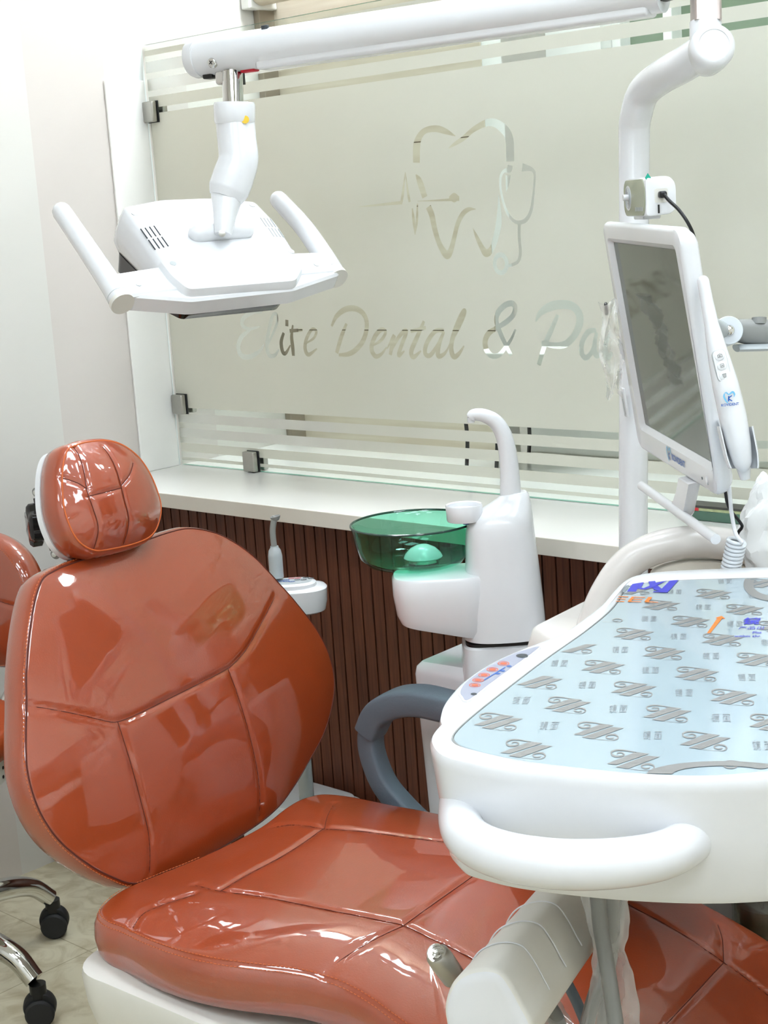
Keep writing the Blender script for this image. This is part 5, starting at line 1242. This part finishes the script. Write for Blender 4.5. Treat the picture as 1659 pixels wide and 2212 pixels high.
# ---- hoses wrapped in a clear sleeve
hs_ = thing('hose_bundle', 'grey instrument hoses wrapped in a crinkled clear sleeve hanging below the tray', 'hoses', px(1320, 2212, 1.50))
for P, r_ in (([(1288, 1880, 1.50), (1296, 1990, 1.50), (1312, 2090, 1.49), (1330, 2212, 1.48), (1350, 2350, 1.47)], .0078), ([(1322, 1880, 1.53), (1322, 1980, 1.54), (1306, 2080, 1.54), (1276, 2180, 1.53), (1240, 2330, 1.52)], .0074), ([(1345, 1880, 1.56), (1338, 1980, 1.56), (1318, 2090, 1.57), (1300, 2212, 1.56), (1290, 2330, 1.55)], .0058)):
    mk('hose', *tube(cat([px(*p) for p in P], 8), r_, 16), HOSEG, hs_)
def sleeve(L, wl, name, par, seed=0):
    C_ = cat([px(*p) for p in L], 10); W_ = np.interp(np.linspace(0, 1, len(C_)), np.linspace(0, 1, len(wl)), wl); V = []; n = 40
    g = np.random.default_rng(seed)
    fold = g.uniform(-1, 1, (6, 3))
    for i, (c, w_) in enumerate(zip(C_, W_)):
        for k in range(n):
            a = 2 * math.pi * k / n
            j = 1 + sum(.035 * math.sin((2 + f) * a + 6 * fold[f][0] * i / len(C_) * 3 + 9 * fold[f][1]) for f in range(6)) + .025 * math.sin(i * 0.9 + 3 * a)
            V.append(c + CR * math.cos(a) * w_ * j - CF * math.sin(a) * min(w_, .017) * j)
    F = [[i * n + k, i * n + (k + 1) % n, (i + 1) * n + (k + 1) % n, (i + 1) * n + k] for i in range(len(C_) - 1) for k in range(n)]
    return mk(name, V, F, CLEARP, par, sharp=20)
sleeve([(1306, 1895, 1.525), (1312, 1990, 1.525), (1316, 2050, 1.525), (1322, 2110, 1.52), (1318, 2212, 1.52), (1310, 2330, 1.52)], [.022, .021, .014, .020, .028, .032], 'clear_sleeve', hs_, 3)
h2 = thing('handpiece_hose', 'single dark grey hose hanging just right of the white holder block', 'hose', px(1240, 2160, 1.62))
mk('hose', *tube(cat([px(*p) for p in [(1205, 2060, 1.66), (1222, 2115, 1.63), (1246, 2165, 1.62), (1268, 2220, 1.61), (1290, 2300, 1.60)]], 8), .0058, 16), GREY, h2)
h3 = thing('sleeved_hose', 'grey hose in a clear sleeve below the white holder block, at the bottom edge', 'hose', px(1195, 2212, 1.52))
mk('hose', *tube(cat([px(*p) for p in [(1160, 2120, 1.58), (1180, 2165, 1.54), (1205, 2212, 1.52), (1225, 2300, 1.50)]], 8), .0085, 16), HOSEG, h3)
sleeve([(1170, 2140, 1.56), (1186, 2175, 1.54), (1206, 2215, 1.52), (1226, 2300, 1.50)], [.012, .014, .014, .016], 'clear_sleeve', h3, 8)

# ================================================================== crumpled tissue on the arched arm
bm = bmesh.new(); bmesh.ops.create_icosphere(bm, subdivisions=5, radius=1.0)
tc_ = px(1676, 1128, 1.972); tv = []
from mathutils import noise as mnoise
for v in bm.verts:
    p = v.co.copy(); n1 = mnoise.noise(p * 2.1 + Vector((3, 1, 7))); n2 = mnoise.cell(p * 2.7); n3 = mnoise.voronoi(p * 2.4)[0]
    s = 1 + .30 * n1 + .22 * (n3[0] - .35) + .05 * mnoise.noise(p * 9)
    q = tc_ + (CR * p.x * 0.044 * (1 - .38 * p.z) - CF * p.y * 0.017 + UZ * p.z * 0.068) * s; tv.append(q)
o = mk('tissue', tv, [[v.index for v in f.verts] for f in bm.faces], TISSUE, None, sharp=12); bm.free()
tag(o, 'crumpled white tissue stuffed between the wand camera and arched arm', 'tissue')

# ---- small green glass-edged box on the counter
g0_, g1_ = pz(1486, 1108, CZ), pz(1618, 1122, CZ)
gx0, gx1, gy = g0_[0] + .01, g1_[0] + .01, -0.047
gbx = thing('glass_box', 'flat dark green glass box lying on the countertop behind the monitor grab bar', 'box', ((gx0 + gx1) / 2, gy + .02, CZ))
mk('box_base', *wbox(gx0, gx1, gy, gy + 0.038, CZ + .0005, CZ + 0.017, .0015), mat('dark_green_glass', (84, 116, 100), .08, noise=.25, nscale=30), gbx, smooth=False)
mk('box_band', *wbox(gx0 + .001, gx1 - .001, gy + .001, gy + 0.037, CZ + 0.017, CZ + 0.022, .0005), mat('speckled_cream_band', (188, 196, 150), .4, noise=.35, nscale=90), gbx, smooth=False)
mk('box_lid', *wbox(gx0, gx1, gy, gy + 0.038, CZ + 0.022, CZ + 0.026, .0008), mat('dark_grey_lid', (70, 70, 66), .3, noise=.05), gbx, smooth=False)
mk('red_label', *wbox(gx0 + .030, gx0 + .040, gy - .0004, gy + .002, CZ + 0.017, CZ + 0.022), REDP, gbx, smooth=False)

# ================================================================== rolling stool at the left
S0 = np.array([0.283, -0.957, 0.0])
stl = thing('rolling_stool', 'orange-tan rolling stool with a back pad and chrome five-star base on casters', 'stool', S0)
a0 = math.atan2(-0.666 - S0[1], 0.302 - S0[0])
mk('hub', *lathe([(0.030, 0.09), (0.034, 0.10), (0.034, 0.14), (0.026, 0.15), (0.026, 0.30), (0.016, 0.31), (0.016, 0.425)], (S0,) + WF[1:], 32), CHROME, stl)
for k in range(5):
    a = a0 - k * 2 * math.pi / 5; d = np.array([math.cos(a), math.sin(a), 0]); s = np.array([-d[1], d[0], 0])
    P = cat([S0 + d * .02 + UZ * .12, S0 + d * .10 + UZ * .136, S0 + d * .18 + UZ * .136, S0 + d * .245 + UZ * .118, S0 + d * .285 + UZ * .082], 8)
    lg = mk('leg', *tube(P, [.024, .0235, .021, .018, .0165], 24, up=s, ratio=1.05, power=2.4), CHROME, stl)
    c = S0 + d * .290; ra = a + 0.9 + 1.3 * k; w = np.array([math.cos(ra), math.sin(ra), 0])
    cs_ = mk('caster', *tube([c + UZ * .076, c + UZ * .048], 0.0145, 20), BLACK, stl)
    for sg_ in (-1, 1):
        wc = c + w * .012 * sg_ * 0.0 + np.cross(UZ, w) * .0
        mk('wheel', *lathe([(0.010, -0.001), (0.0245, 0.0), (0.0255, 0.004), (0.0255, 0.015), (0.022, 0.0185), (0.006, 0.0195), (0.0001, 0.0195)], frame(c + UZ * 0.0258 + w * 0.002 * sg_, UZ, w * sg_), 36), RUBBER, cs_)
    mk('caster_hood', *lathe([(0.0265, -0.012), (0.0285, -0.006), (0.0285, 0.006), (0.0265, 0.012)], frame(c + UZ * 0.034, UZ, w), 36), RUBBER, cs_)
circ = lambda r, n=120: np.array([(r * math.cos(k), r * math.sin(k)) for k in np.linspace(0, 2 * math.pi, n, endpoint=False)])
smp = lambda a, b_, h: S0 + np.array([a, b_, 0.505 + h])
pad('seat', circ(.222), smp, .012, [(.008, -.004), (.014, -.016), (.014, -.034), (.006, -.048), (-.02, -.052)], [[(-.22, 0), (-.1, .02), (.1, .02), (.22, 0)]], LEATHER2, stl, rings=30, n=120)
pan = mk('seat_pan', *prism(circ(.215), [(-.01, .405), (0, .410), (0.004, .452)], lambda a, b_, h: S0 + np.array([a, b_, h])), OFFW, stl)
b = B()
for k in range(46):
    a = 2 * math.pi * k / 46
    for zz in (.421, .438):
        d = np.array([math.cos(a), math.sin(a), 0]); f_ = frame(S0 + d * (.2155 + (zz - .41) / .042 * .004) + UZ * zz, UZ, d)
        b.add(*lathe([(0.0032, 0.0), (0.0032, 0.0006)], f_, 10))
b.done('perforation', BLACK, pan)
bn = np.array([CR[0] * -0.62 - CF[0] * .78, CR[1] * -0.62 - CF[1] * .78, 0]); bn /= np.linalg.norm(bn); bu = np.cross(UZ, bn)
bo_ = px(-40, 1300, 2.95)
bmp = lambda a, c, h: bo_ + bu * a + UZ * c + bn * h
t_ = np.linspace(0, 2 * math.pi, 100, endpoint=False)
bo2 = np.stack([.135 * np.sign(np.cos(t_)) * np.abs(np.cos(t_)) ** .85, .122 * np.sign(np.sin(t_)) * np.abs(np.sin(t_)) ** .85], 1)
bp_, q1, q2 = pad('back_pad', bo2, bmp, .02, [(.006, -.004), (.012, -.016), (.012, -.034), (.004, -.05), (-.02, -.055)], [[(-.135, 0), (-.05, .015), (.05, .015), (.135, 0)]], LEATHER, stl, rings=40, n=140)
stitches('stitching', q1, bmp, .003, -.0005, bp_, THREAD)
mk('back_post', *tube(cat([bo_ - bn * .05, bo_ - bn * .075 - UZ * .14, S0 + np.array([0, 0, .40]) + (bo_ - S0) * np.array([.8, .8, 0]), S0 + np.array([0, 0, .395])], 8), .013, 16), CHROME, stl)
